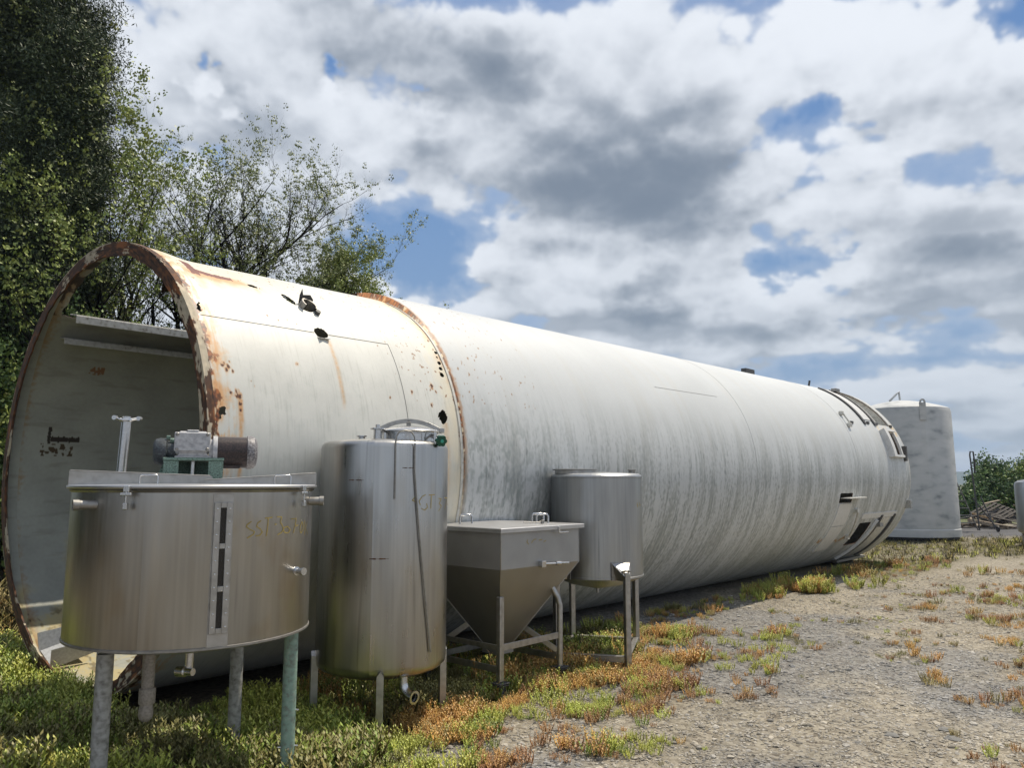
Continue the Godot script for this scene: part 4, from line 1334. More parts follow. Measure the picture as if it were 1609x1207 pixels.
func build_tall_tank() -> void:
	var t := thing("upright_tank", "tall narrow stainless tank with domed manway, beside the mixing tank", "tank", v3(-0.895, 0, 5.455))
	var R := 0.441
	var body := MB.new()
	body.lathe([Vector2(0, 0.31), Vector2(0.2, 0.325), Vector2(0.34, 0.352), Vector2(0.41, 0.378), Vector2(0.434, 0.404), Vector2(R, 0.44), Vector2(R, 1.835), Vector2(0.436, 1.856), Vector2(0.425, 1.872), Vector2(0.405, 1.882), Vector2(0.3, 1.897), Vector2(0, 1.91)], 96)
	put("body", body.done(M.steel_tall), t)
	for w in [[0.075, 0.475, 0.43], [-0.432, 0.185, 0.50], [0.425, -0.185, 0.47], [-0.075, -0.455, 0.46]]:
		var leg := MB.new()
		var o := Vector3(w[0], 0, w[1]).normalized()
		var side := Vector3.UP.cross(o)
		leg.prism(PackedVector2Array([Vector2(-0.022, 0), Vector2(0.022, 0), Vector2(0.022, w[2] - 0.03), Vector2(0.0, w[2]), Vector2(-0.022, w[2] - 0.03)]), Vector3(w[0], 0, w[1]) - o * 0.045, side, Vector3.UP, 0.045)
		leg.box(Vector3(w[0], 0.006, w[1]), Vector3(0.08, 0.012, 0.08))
		put("leg", leg.done(), t, M.steel_plain)
	# manway
	var mc := Vector3(0.17, -0.028, 0.05)
	var neck := MB.new()
	neck.lathe([Vector2(0.19, 1.88), Vector2(0.19, 1.965), Vector2(0.20, 1.967), Vector2(0.20, 1.975), Vector2(0.18, 1.977)], 48, Transform3D(Basis(), mc))
	var nk := put("manway_neck", neck.done(), t, M.steel_bright)
	var cover := MB.new()
	cover.lathe([Vector2(0.205, 1.976), Vector2(0.222, 1.977), Vector2(0.224, 1.985), Vector2(0.215, 1.993), Vector2(0.15, 2.010), Vector2(0.08, 2.022), Vector2(0, 2.027)], 48, Transform3D(Basis(), mc))
	put("manway_cover", cover.done(), nk, M.steel_bright)
	var arm := MB.new()
	for k in 14:
		var q := []
		for m in 2:
			var x := lerpf(-0.235, 0.235, (k + m) / 14.0)
			q.append(Vector3(x, 1.985 + 0.078 * (1.0 - pow(x / 0.235, 2.0)), 0))
		arm.bar(mc + q[0], mc + q[1] + (q[1] - q[0]) * 0.04, 0.030, 0.012, Vector3.UP, 0.001)
	arm.box(mc + Vector3(0.232, 1.995, 0), Vector3(0.035, 0.034, 0.03))
	put("clamp_arm", arm.done(), nk, M.steel_plain)
	var piv := MB.new()
	piv.tube([mc + Vector3(0, 2.02, 0), mc + Vector3(0, 2.065, 0)], 0.012, 10)
	piv.box(mc + Vector3(0, 2.035, 0.012), Vector3(0.03, 0.04, 0.02))
	put("pivot", piv.done(), nk, M.steel_dull)
	for x in [-0.14, 0.12, 0.2]:
		var lg := MB.new()
		lg.box(mc + Vector3(x, 1.93, 0.15), Vector3(0.02, 0.09, 0.02))
		put("lug", lg.done(), nk, M.steel_bright)
	var hinge := MB.new()
	hinge.lathe([Vector2(0.0, 1.885), Vector2(0.028, 1.885), Vector2(0.028, 1.958), Vector2(0.05, 1.962), Vector2(0.05, 1.97), Vector2(0.016, 1.972), Vector2(0.016, 1.995), Vector2(0, 1.995)], 24, Transform3D(Basis(), Vector3(-0.015, 0, 0.24)))
	put("vent_ferrule", hinge.done(), t, M.steel_bright)
	var noz := MB.new()
	noz.lathe([Vector2(0.022, 1.87), Vector2(0.022, 1.91), Vector2(0.034, 1.914), Vector2(0.034, 1.922), Vector2(0.018, 1.922), Vector2(0.018, 1.88)], 24, Transform3D(Basis(), Vector3(-0.13, 0, 0.2)))
	put("vent_ferrule", noz.done(), t, M.steel_bright)
	var stem := MB.new()
	stem.tube([mc + Vector3(0.15, 1.955, 0.10), mc + Vector3(0.245, 1.915, 0.16)], 0.009, 8)
	stem.tube([mc + Vector3(0.15, 1.965, 0.07), mc + Vector3(0.22, 1.945, 0.12)], 0.006, 8)
	put("knob_stem", stem.done(), nk, M.steel_bright)
	var knob := MB.new()
	var kf := axis_frame(mc + Vector3(0.235, 1.918, 0.15), Vector3(0.5, -0.25, 0.85))
	for k in 6:
		knob.lathe([Vector2(0, 0), Vector2(0.016, 0), Vector2(0.018, 0.015), Vector2(0.016, 0.03), Vector2(0, 0.03)], 10, Transform3D(kf.basis, kf * Vector3(0.024 * cos(k * TAU / 6), 0, 0.024 * sin(k * TAU / 6))))
	knob.lathe([Vector2(0, 0), Vector2(0.028, 0), Vector2(0.028, 0.03), Vector2(0, 0.033)], 16, kf)
	var ko := put("hand_knob", knob.done(), nk, M.knob_green)
	var kc := MB.new()
	kc.lathe([Vector2(0, 0.031), Vector2(0.013, 0.031), Vector2(0.011, 0.038), Vector2(0, 0.039)], 14, kf)
	put("knob_cap", kc.done(), ko, M.knob_cap)
	# drain elbow
	var el := MB.new()
	el.tube([Vector3(0.19, 0.40, 0.27), Vector3(0.19, 0.32, 0.27), Vector3(0.198, 0.285, 0.275), Vector3(0.22, 0.258, 0.29), Vector3(0.252, 0.245, 0.315), Vector3(0.268, 0.242, 0.328)], 0.031, 20, false)
	var eo := put("drain_elbow", el.done(), t, M.steel_bright)
	var fl := MB.new()
	fl.lathe([Vector2(0.026, -0.01), Vector2(0.034, -0.004), Vector2(0.043, 0.0), Vector2(0.043, 0.008), Vector2(0.028, 0.008), Vector2(0.026, -0.02)], 24, axis_frame(Vector3(0.268, 0.242, 0.328), Vector3(0.78, -0.1, 0.62)))
	put("ferrule", fl.done(), eo, M.steel_bright)
	marker(v2s([[[36.1, 1.508], [33.4, 1.489], [36.1, 1.48]], [[46.9, 1.525], [43.3, 1.513], [39.9, 1.483], [41.4, 1.458]], [[42.4, 1.436], [46.1, 1.423], [49.3, 1.441], [48.1, 1.466]], [[50.8, 1.522], [58.2, 1.524]], [[53.7, 1.522], [53.3, 1.434]], [[64.1, 1.498], [69.4, 1.494], [65.1, 1.463], [69.6, 1.446], [64.4, 1.413]], [[77.3, 1.5], [87.1, 1.498], [77.7, 1.422]], [[87.5, 1.456], [94.7, 1.448]]]), R + 0.0015, 0.0026, t)
	# rust weep and scuffs
	for w in [[-2.0, 14.0, 1.12, 0.005], [-22.0, -8.0, 1.62, 0.004], [24.0, 36.0, 1.70, 0.003]]:
		var scuff := MB.new()
		for i in 6:
			var a := lerpf(w[0], w[1], i / 6.0)
			var b := lerpf(w[0], w[1], (i + 1) / 6.0)
			var hh: float = w[3] * (0.6 + 0.4 * sin(i * 2.3))
			scuff.quad(on_wall(R + 0.0012, a, w[2] - hh), on_wall(R + 0.0012, b, w[2] - hh), on_wall(R + 0.0012, b, w[2] + hh), on_wall(R + 0.0012, a, w[2] + hh), on_wall(1.0, a, 0.0))
		put("rust_scuff", scuff.done(M.rust), t)
	# bent rod hooked over the shoulder
	var rod := thing("bent_wire_rod", "long bent wire rod hooked over the front of the tall narrow tank", "rod", v3(-0.895, 0, 5.455))
	var rm := MB.new()
	var rp := [on_wall(0.451, 17.6, 1.50), on_wall(0.451, 17.6, 1.86), on_wall(0.450, 18.2, 1.905), on_wall(0.448, 20.5, 1.935), on_wall(0.446, 26.0, 1.945), on_wall(0.446, 31.5, 1.936), on_wall(0.449, 34.0, 1.905), on_wall(0.452, 34.4, 1.86), on_wall(0.452, 34.5, 1.681), on_wall(0.452, 37.0, 1.48), on_wall(0.452, 40.1, 1.259), on_wall(0.452, 46.5, 0.88), on_wall(0.452, 53.7, 0.509)]
	rm.tube(rp, 0.0055, 8)
	put("rod", rm.done(), rod, M.steel_dull)

func build_hopper() -> void:
	var t := thing("hopper_bin", "square stainless hopper bin with pyramid bottom and flat lid", "hopper", v3(-0.116, 0, 6.57))
	t.basis = Basis(Vector3(sin(0.7391), 0, -cos(0.7391)), Vector3.UP, Vector3(cos(0.7391), 0, sin(0.7391)))
	var bin := MB.new()
	var h := 0.48
	var q := 0.09
	for k in 4:
		var b := Basis(Vector3.UP, k * PI / 2)
		bin.quad(b * Vector3(-h, 0.952, h), b * Vector3(h, 0.952, h), b * Vector3(h, 1.24, h), b * Vector3(-h, 1.24, h), b * Vector3(0, 0, 1))
		bin.quad(b * Vector3(-q, 0.30, q), b * Vector3(q, 0.30, q), b * Vector3(h, 0.952, h), b * Vector3(-h, 0.952, h), b * Vector3(0, -0.6, 1))
		bin.quad(b * Vector3(-q, 0.22, q), b * Vector3(q, 0.22, q), b * Vector3(q, 0.30, q), b * Vector3(-q, 0.30, q), b * Vector3(0, 0, 1))
	put("bin", bin.done(M.steel_hopper), t)
	for k in 4:
		var b := Basis(Vector3.UP, k * PI / 2)
		var wd := MB.new()
		wd.tube([b * Vector3(h, 1.235, h), b * Vector3(h, 0.952, h), b * Vector3(q, 0.30, q)], 0.004, 6)
		put("corner_weld", wd.done(), t, M.steel_plain)
	var lid := MB.new()
	var L := 0.515
	for k in 4:
		var b := Basis(Vector3.UP, k * PI / 2)
		lid.quad(b * Vector3(-L, 1.228, L), b * Vector3(L, 1.228, L), b * Vector3(L, 1.258, L), b * Vector3(-L, 1.258, L), b * Vector3(0, 0, 1))
		lid.tri(b * Vector3(-L + 0.004, 1.262, L - 0.004), b * Vector3(L - 0.004, 1.262, L - 0.004), Vector3(0, 1.285, 0), Vector3.UP)
		lid.quad(b * Vector3(-L, 1.258, L), b * Vector3(L, 1.258, L), b * Vector3(L - 0.004, 1.262, L - 0.004), b * Vector3(-L + 0.004, 1.262, L - 0.004), b * Vector3(0, 1, 1))
	var lo := put("lid", lid.done(M.lid_steel), t)
	var handle := func(c: Vector3, along: Vector3, wide: float, tall: float, r: float) -> void:
		var mb := MB.new()
		var a := along * wide * 0.5
		mb.tube([c - a, c - a + Vector3(0, tall * 0.75, 0), c - a * 0.8 + Vector3(0, tall, 0), c + a * 0.8 + Vector3(0, tall, 0), c + a + Vector3(0, tall * 0.75, 0), c + a], r, 8)
		put("handle", mb.done(), lo, M.steel_bright)
	handle.call(Vector3(0.22, 1.268, 0.30), Vector3(0.8, 0, 0.6), 0.10, 0.075, 0.009)
	handle.call(Vector3(0.28, 1.268, 0.20), Vector3(0.8, 0, 0.6), 0.10, 0.075, 0.009)
	handle.call(Vector3(-0.30, 1.268, -0.08), Vector3(0.8, 0, 0.6), 0.10, 0.075, 0.009)
	var strap := MB.new()
	strap.tube([Vector3(-0.02, 1.285, 0.30), Vector3(0.08, 1.28, 0.34), Vector3(0.14, 1.288, 0.36)], 0.004, 6)
	strap.box(Vector3(0.15, 1.285, 0.36), Vector3(0.03, 0.03, 0.02))
	put("hasp", strap.done(), lo, M.steel_dull)
	var latch := MB.new()
	latch.box(Vector3(0.17, 1.225, L + 0.005), Vector3(0.02, 0.05, 0.012))
	latch.box(Vector3(0.225, 1.203, L + 0.01), Vector3(0.12, 0.01, 0.012))
	put("latch", latch.done(), lo, M.steel_bright)
	var valve := MB.new()
	valve.box(Vector3(-0.02, 0.965, h + 0.02), Vector3(0.05, 0.05, 0.045))
	valve.tube([Vector3(0.0, 0.965, h + 0.035), Vector3(0.12, 0.962, h + 0.045)], 0.010, 10)
	valve.tube([Vector3(0.12, 0.962, h + 0.045), Vector3(0.17, 0.961, h + 0.05)], 0.017, 10)
	valve.tube([Vector3(0.17, 0.961, h + 0.05), Vector3(0.27, 0.958, h + 0.055)], 0.009, 10)
	put("side_fitting", valve.done(), t, M.steel_bright)
	var catch_ := MB.new()
	catch_.box(Vector3(h + 0.015, 1.10, 0.36), Vector3(0.03, 0.05, 0.03))
	put("catch", catch_.done(), t, M.steel_bright)
	# stand
	var ox := -0.023
	var oz := -0.025
	var spots := [[-0.36, 0.41, 0.74], [0.36, 0.41, 0.72], [-0.36, -0.41, 0.74], [0.36, -0.41, 0.74]]
	for w in spots:
		var x: float = w[0] + ox
		var z: float = w[1] + oz
		var leg := MB.new()
		if w[0] > 0.0 and w[1] > 0.0:
			leg.tube([Vector3(x, 0.115, z), Vector3(x, 0.60, z), Vector3(x - 0.01, 0.66, z - 0.012), Vector3(x - 0.035, 0.73, z - 0.045), Vector3(x - 0.06, 0.78, z - 0.075)], 0.024, 14)
		else:
			leg.box(Vector3(x, (0.115 + w[2]) * 0.5, z), Vector3(0.046, w[2] - 0.115, 0.046), Basis(), 0.006)
		var lgo := put("leg", leg.done(), t, M.steel_plain)
		var cs := MB.new()
		cs.box(Vector3(x, 0.108, z), Vector3(0.11, 0.010, 0.11))
		cs.box(Vector3(x, 0.092, z), Vector3(0.10, 0.008, 0.10))
		for s in [-1.0, 1.0]:
			cs.box(Vector3(x, 0.06, z + 0.022 * s), Vector3(0.045, 0.07, 0.005))
		var co := put("caster", cs.done(), lgo, M.bar_dark)
		var wh := MB.new()
		wh.lathe([Vector2(0, -0.016), Vector2(0.040, -0.016), Vector2(0.045, -0.010), Vector2(0.045, 0.010), Vector2(0.040, 0.016), Vector2(0, 0.016)], 20, axis_frame(Vector3(x + 0.01, 0.045, z), Vector3(0, 0, 1)))
		put("wheel", wh.done(), co, M.black)
	var rails := [[[-0.36, 0.36, 0.41], [0.36, 0.36, 0.41], 0.05], [[-0.36, 0.18, -0.41], [0.36, 0.18, -0.41], 0.05], [[-0.36, 0.20, -0.41], [-0.36, 0.20, 0.41], 0.05], [[0.36, 0.18, -0.41], [0.36, 0.18, 0.41], 0.05], [[-0.36, 0.22, -0.41], [-0.12, 0.48, -0.11], 0.045], [[0.36, 0.22, 0.41], [0.15, 0.50, 0.0], 0.045], [[-0.36, 0.36, 0.41], [-0.36, 0.36, -0.41], 0.04]]
	for r in rails:
		var mb := MB.new()
		var a := Vector3(r[0][0] + ox, r[0][1], r[0][2] + oz)
		var b := Vector3(r[1][0] + ox, r[1][1], r[1][2] + oz)
		var dir := (b - a).normalized() * 0.025
		mb.bar(a + dir, b - dir, 0.012, r[2], Vector3.UP.cross(b - a), 0.002)
		put("rail", mb.done(), t, M.steel_plain)
	var mroot := Node3D.new()
	mroot.name = "marker_number"
	t.add_child(mroot)
	for line in [[[-0.21, 1.162], [-0.225, 1.145], [-0.20, 1.125]], [[-0.17, 1.135], [-0.14, 1.16], [-0.11, 1.16]], [[-0.08, 1.15], [-0.04, 1.155]], [[-0.02, 1.135], [0.01, 1.145]]]:
		var mk := MB.new()
		for k in line.size() - 1:
			var a := Vector3(line[k][0] + 0.04, line[k][1], h + 0.0015)
			var b := Vector3(line[k + 1][0] + 0.04, line[k + 1][1], h + 0.0015)
			var sd := (b - a).normalized().cross(Vector3(0, 0, 1)) * 0.003
			mk.quad(a - sd, a + sd, b + sd, b - sd, Vector3(0, 0, 1))
		put("marker_stroke", mk.done(M.marker), mroot)

func build_cone_tank() -> void:
	var t := thing("cone_tank", "small grey stainless tank with shallow cone bottom on four square legs", "tank", v3(0.7926, 0, 7.31))
	var R := 0.423
	var body := MB.new()
	body.lathe([Vector2(0.012, 0.595), Vector2(0.012, 0.635), Vector2(0.05, 0.64), Vector2(0.25, 0.682), Vector2(R - 0.02, 0.745), Vector2(R, 0.755), Vector2(R + 0.004, 0.757), Vector2(R + 0.004, 0.772), Vector2(R, 0.774), Vector2(R, 1.645), Vector2(R + 0.003, 1.648), Vector2(R + 0.003, 1.662), Vector2(0.415, 1.678), Vector2(0.395, 1.688), Vector2(0.2, 1.70), Vector2(0, 1.705)], 96)
	put("body", body.done(M.steel_cone), t)
	var fl := MB.new()
	fl.lathe([Vector2(0.19, 1.68), Vector2(0.19, 1.718), Vector2(0.215, 1.722), Vector2(0.215, 1.730), Vector2(0.17, 1.732), Vector2(0.17, 1.70)], 48, Transform3D(Basis(), Vector3(-0.20, 0, 0.06)))
	put("neck_flange", fl.done(), t, M.steel_plain)
	var ft := MB.new()
	ft.lathe([Vector2(0, 1.66), Vector2(0.03, 1.66), Vector2(0.03, 1.715), Vector2(0.04, 1.717), Vector2(0.04, 1.726), Vector2(0, 1.728)], 20, Transform3D(Basis(), Vector3(0.33, 0, 0.05)))
	put("vent_ferrule", ft.done(), t, M.steel_dull)
	var legs := [Vector3(0.2, 0, 0.48), Vector3(0.4, 0, -0.32), Vector3(-0.2, 0, -0.48), Vector3(-0.4, 0, 0.32)]
	for p in legs:
		var o: Vector3 = p.normalized()
		var b := Basis(Vector3.UP, atan2(o.x, o.z))
		var leg := MB.new()
		var low := 0.03 if p == legs[0] else 0.0
		leg.box(p + Vector3(0, (0.83 + low) * 0.5, 0), Vector3(0.05, 0.83 - low, 0.05), b, 0.005)
		var lo := put("leg", leg.done(), t, M.steel_plain)
		var pad := MB.new()
		var deg := rad_to_deg(atan2(o.x, o.z))
		pad.box(on_wall(R + 0.003, deg, 0.83), Vector3(0.19, 0.155, 0.008), b, 0.001)
		put("mounting_pad", pad.done(), lo, M.steel_dull)
		var gus := MB.new()
		for s in [-1.0, 1.0]:
			gus.quad(b * Vector3(0.09 * s, 0.90, R + 0.007), b * Vector3(0.0, 0.905, R + 0.007), b * Vector3(0.0, 0.82, 0.53), b * Vector3(0.03 * s, 0.80, 0.535), b * Vector3(s, 1, 1))
			gus.quad(b * Vector3(0.09 * s, 0.90, R + 0.007), b * Vector3(0.03 * s, 0.80, 0.535), b * Vector3(0.026 * s, 0.755, 0.50), b * Vector3(0.05 * s, 0.755, R + 0.007), b * Vector3(s, 0, 1))
		gus.tube([b * Vector3(-0.038, 0.825, 0.49), b * Vector3(-0.03, 0.842, 0.525), b * Vector3(0, 0.848, 0.545), b * Vector3(0.03, 0.842, 0.525), b * Vector3(0.038, 0.825, 0.49)], 0.010, 8)
		put("gusset", gus.done(), lo, M.steel_plain)
	for k in 4:
		var a: Vector3 = legs[k]
		var c: Vector3 = legs[(k + 1) % 4]
		var dir := (c - a).normalized() * 0.03
		var y := Vector3(0, 0.10 if k != 0 else 0.11, 0)
		var mb := MB.new()
		mb.bar(a + dir + y, c - dir + y, 0.008, 0.055, Vector3.UP.cross(c - a), 0.002)
		mb.bar(a + dir + y + Vector3(0, 0.027, 0), c - dir + y + Vector3(0, 0.027, 0), 0.05, 0.007, Vector3.UP.cross(c - a), 0.002)
		put("rail", mb.done(), t, M.steel_plain)
	marker(v2s([[[55.0, 1.425], [53.0, 1.41], [56.0, 1.398], [53.5, 1.385]], [[59.0, 1.425], [62.0, 1.41], [59.0, 1.395]], [[64.0, 1.40], [66.5, 1.40]]]), R + 0.0015, 0.003, t)


# ------------------------------------------------------------------ ground

var gn1 := FastNoiseLite.new()
var gn2 := FastNoiseLite.new()
var gn3 := FastNoiseLite.new()

func along_across(x: float, d: float) -> Vector2:
	var vx := x + 3.283
	var vd := d - 6.0
	return Vector2(vx * 0.6736 + vd * 0.7391, vx * 0.7391 - vd * 0.6736)

# how far inside the weedy strip by the tanks a place lies (metres, below zero outside)
func strip_depth(ap: Vector2, n: float) -> float:
	var edge := 2.66
	if ap.x > 3.4:
		edge = lerpf(2.66, 1.62, sstep(3.4, 6.5, ap.x))
	return edge - ap.y + 0.42 * n

func weed_cover(x: float, d: float) -> float:
	var ap := along_across(x, d)
	var n := gn1.get_noise_2d(x * 1.3, d * 1.3)
	var clump := sstep(0.02, 0.30, gn2.get_noise_2d(x * 2.2, d * 2.2))
	var w := 0.0
	if ap.y > -1.75 or ap.x < 0.0:
		var q := strip_depth(ap, n)
		if ap.x < 3.6:
			w = sstep(-0.10, 0.12, q) * 0.95
		else:
			w = sstep(-0.10, 0.15, q) * lerpf(0.8, 0.28, sstep(3.6, 5.2, ap.x)) * (0.35 + clump * 0.8)
		if ap.x < 6.5:
			w = maxf(w, sstep(-1.35, -0.05, q) * (0.10 + 0.75 * sstep(-0.12, 0.22, gn2.get_noise_2d(x * 2.2, d * 2.2))) * sstep(6.5, 4.5, ap.x))
		w = maxf(w, clump * sstep(8.2, 9.0, ap.x) * sstep(10.9, 10.0, ap.x) * sstep(1.4, 1.6, ap.y) * sstep(2.2, 1.9, ap.y))
		w = maxf(w, sstep(10.8, 12.0, ap.x) * sstep(17.0, 15.2, ap.x) * sstep(2.6, 2.0, ap.y) * 0.85)
	else:
		w = 0.7
	var t := x - (0.64 * d - 0.15) + 0.8 * n
	w = maxf(w, sstep(-0.35, 0.9, t) * (0.20 + 0.36 * clump) * sstep(16.0, 13.0, d))
	w = maxf(w, sstep(16.6, 17.4, d + 2.0 * n - 0.18 * (x - 8.0)) * sstep(22.6, 21.6, d - 0.10 * (x - 8.0)) * sstep(4.0, 7.0, x) * 0.7)
	w = maxf(w, 0.24 * clump * sstep(-0.1, 0.3, gn3.get_noise_2d(x * 0.6, d * 0.6) + 0.05 * (x - 1.0)))
	if d < 4.6 and x < 0.0:
		w = maxf(w, 0.9 * sstep(0.3, -0.6, x + 0.5 * n + (4.6 - d)))
	return w

func ground_colour(x: float, d: float) -> Color:
	var n := gn3.get_noise_2d(x * 0.45, d * 0.45)
	var m := gn2.get_noise_2d(x * 1.7 + 40.0, d * 1.7)
	var f := gn1.get_noise_2d(x * 6.0, d * 6.0)
	var grey := Vector3(0.25, 0.24, 0.222)
	var tan_ := Vector3(0.325, 0.29, 0.228)
	var c := grey.lerp(tan_, sstep(-0.25, 0.35, n + 0.5 * m + 0.12 * (x - 1.6) - 0.03 * (d - 6.0)))
	var tk := along_across(x, d)
	c *= 1.0 + 0.10 * f + 0.10 * m + 0.22 * gn3.get_noise_2d(tk.x * 0.25, tk.y * 1.6) + 0.10 * gn1.get_noise_2d(tk.x * 0.8, tk.y * 5.0)
	var w := weed_cover(x, d)
	c = c.lerp(Vector3(0.135, 0.105, 0.062), clampf(w * 0.85, 0.0, 0.8))
	if d > 12.0:
		c = c.lerp(Vector3(0.225, 0.205, 0.125), w * 0.9)
	var asphalt := sstep(22.3, 23.2, d + 1.0 * m - 0.10 * (x - 8.0)) * sstep(29.5, 28.0, d - 0.1 * (x - 8.0)) * sstep(8.0, 11.0, x)
	c = c.lerp(Vector3(0.105, 0.105, 0.112) * (1.0 + 0.4 * m), asphalt)
	var meadow := sstep(29.0, 31.0, d - 0.1 * (x - 8.0))
	if along_across(x, d).y < -5.0:
		meadow = maxf(meadow, sstep(-5.0, -8.0, along_across(x, d).y))
	c = c.lerp(Vector3(0.115, 0.135, 0.05) * (1.0 + 0.3 * m), meadow)
	return Color(c.x, c.y, c.z)

func ground_height(x: float, d: float) -> float:
	if absf(x) > 40.0 or d > 45.0 or d < -10.0:
		return -0.03
	return 0.018 * gn2.get_noise_2d(x * 1.1, d * 1.1) + 0.008 * gn1.get_noise_2d(x * 7.0, d * 7.0) - 0.006

func build_ground() -> void:
	gn1.seed = 101
	gn1.frequency = 0.5
	gn1.fractal_octaves = 3
	gn2.seed = 102
	gn2.frequency = 0.5
	gn2.fractal_octaves = 3
	gn3.seed = 103
	gn3.frequency = 0.5
	gn3.fractal_octaves = 3
	var xs := steps([[-3500.0, -500.0, 1500.0], [-500.0, -100.0, 100.0], [-100.0, -30.0, 10.0], [-30.0, -9.0, 0.7], [-9.0, 9.0, 0.12], [9.0, 30.0, 0.5], [30.0, 100.0, 10.0], [100.0, 500.0, 100.0], [500.0, 3500.0, 1500.0]])
	var ds := steps([[-3500.0, -500.0, 1500.0], [-500.0, -50.0, 90.0], [-50.0, 3.0, 3.0], [3.0, 15.0, 0.12], [15.0, 35.0, 0.4], [35.0, 100.0, 8.0], [100.0, 500.0, 80.0], [500.0, 3500.0, 1000.0]])
	var V := PackedVector3Array()
	var C := PackedColorArray()
	var U := PackedVector2Array()
	var N := PackedVector3Array()
	var I := PackedInt32Array()
	for d in ds:
		for x in xs:
			V.append(v3(x, ground_height(x, d), d))
			C.append(ground_colour(x, d))
			U.append(Vector2(x, -d) / 1.7)
			var e := 0.05
			N.append(Vector3(-(ground_height(x + e, d) - ground_height(x - e, d)) / (2 * e), 1.0, (ground_height(x, d + e) - ground_height(x, d - e)) / (2 * e)).normalized())
	var nx := xs.size()
	for j in ds.size() - 1:
		for i in nx - 1:
			var a := j * nx + i
			I.append_array(PackedInt32Array([a, a + nx, a + nx + 1, a, a + nx + 1, a + 1]))
	var arr := []
	arr.resize(Mesh.ARRAY_MAX)
	arr[Mesh.ARRAY_VERTEX] = V
	arr[Mesh.ARRAY_NORMAL] = N
	arr[Mesh.ARRAY_COLOR] = C
	arr[Mesh.ARRAY_TEX_UV] = U
	arr[Mesh.ARRAY_INDEX] = I
	var mesh := ArrayMesh.new()
	mesh.add_surface_from_arrays(Mesh.PRIMITIVE_TRIANGLES, arr)
	var m := plain(Color.WHITE, 0.92)
	m.vertex_color_use_as_albedo = true
	var chips := noise_tex([[0.0, Color(0.52, 0.5, 0.48)], [0.35, Color(0.80, 0.79, 0.77)], [0.7, Color(0.95, 0.95, 0.94)], [1.0, Color(1, 1, 1)]], 0.055, 2, 91, 1024, FastNoiseLite.TYPE_CELLULAR)
	var cn: FastNoiseLite = chips.noise
	cn.cellular_return_type = FastNoiseLite.RETURN_CELL_VALUE
	cn.cellular_jitter = 1.0
	m.albedo_texture = chips
	var hm := noise_tex([], 0.055, 2, 91, 1024, FastNoiseLite.TYPE_CELLULAR)
	var hn: FastNoiseLite = hm.noise
	hn.cellular_return_type = FastNoiseLite.RETURN_DISTANCE
	m.heightmap_enabled = true
	m.heightmap_texture = hm
	m.heightmap_scale = -0.6
	var g := put("ground", mesh, self, m)
	g.set_meta("kind", "structure")
	# low ridge far away
	var hill := MB.new()
	var hn2 := fnl(0.004, 4, 77)
	for i in 120:
		var q := []
		for k in 2:
			var x := -600.0 + 30.0 * (i + k)
			q.append([v3(x, -2, 1300), v3(x, 27.0 + 9.0 * hn2.get_noise_2d(x, 0), 1500), v3(x, -2, 1800)])
		hill.quad(q[0][0], q[1][0], q[1][1], q[0][1], Vector3(0, 1, 1), 1)
		hill.quad(q[0][1], q[1][1], q[1][2], q[0][2], Vector3(0, 1, -1), 1)
	var ho := put("hills", hill.done(), self, patchy([[0.0, lin(0.03, 0.05, 0.025)], [1.0, lin(0.06, 0.085, 0.04)]], 0.02, 0.01, 0.95, 0.0, 92))
	ho.set_meta("kind", "structure")

# ------------------------------------------------------------------ plants and stones on the ground

func leaf_tri(st: SurfaceTool, base: Vector3, dir: Vector3, side: Vector3, length: float, wide: float) -> void:
	var n := dir.cross(side).normalized()
	var mid := base + dir * length * 0.5 + n * length * 0.08
	var tip := base + dir * length
	for v in [base, mid + side * wide, tip, base, tip, mid - side * wide]:
		st.set_normal(n)
		st.add_vertex(v)

func weed_mesh(kind: int, r: RandomNumberGenerator) -> ArrayMesh:
	var st := SurfaceTool.new()
	st.begin(Mesh.PRIMITIVE_TRIANGLES)
	var stems: int = [12, 11, 12][kind]
	for k in stems:
		var a := r.randf() * TAU
		var lean := r.randf_range(0.1, 0.55)
		var tall: float = r.randf_range(0.6, 1.0) * [0.13, 0.11, 0.10][kind]
		var foot := Vector3(cos(a), 0, sin(a)) * r.randf() * 0.045
		var dir := Vector3(cos(a) * lean, 1.0, sin(a) * lean).normalized()
		if kind == 2:
			# grass blade, bent over
			var side := Vector3(-sin(a), 0, cos(a))
			var m := foot + dir * tall * 0.6
			var tip := m + (dir + Vector3(cos(a), -0.3, sin(a)) * 0.7).normalized() * tall * 0.6
			var n := (side.cross(dir).normalized() * 0.4 + Vector3.UP).normalized()
			for v in [foot - side * 0.0025, foot + side * 0.0025, m + side * 0.002, foot - side * 0.0025, m + side * 0.002, m - side * 0.002, m - side * 0.002, m + side * 0.002, tip]:
				st.set_normal(n)
				st.add_vertex(v)
			continue
		var sd := Vector3(-sin(a), 0, cos(a))
		leaf_tri(st, foot, dir, sd, tall, 0.0022)
		var leaves := 16 if kind == 0 else 14
		for i in leaves:
			var t := 0.2 + 0.8 * i / leaves
			var b := a + i * 2.4
			var out := Vector3(cos(b), 0.55 + 0.5 * t, sin(b)).normalized()
			var s2 := out.cross(Vector3.UP).normalized()
			leaf_tri(st, foot + dir * tall * t, out, s2, (0.022 if kind == 0 else 0.016) * (1.15 - 0.5 * t) * r.randf_range(0.7, 1.2), 0.0027 if kind == 0 else 0.0032)
	return st.commit()

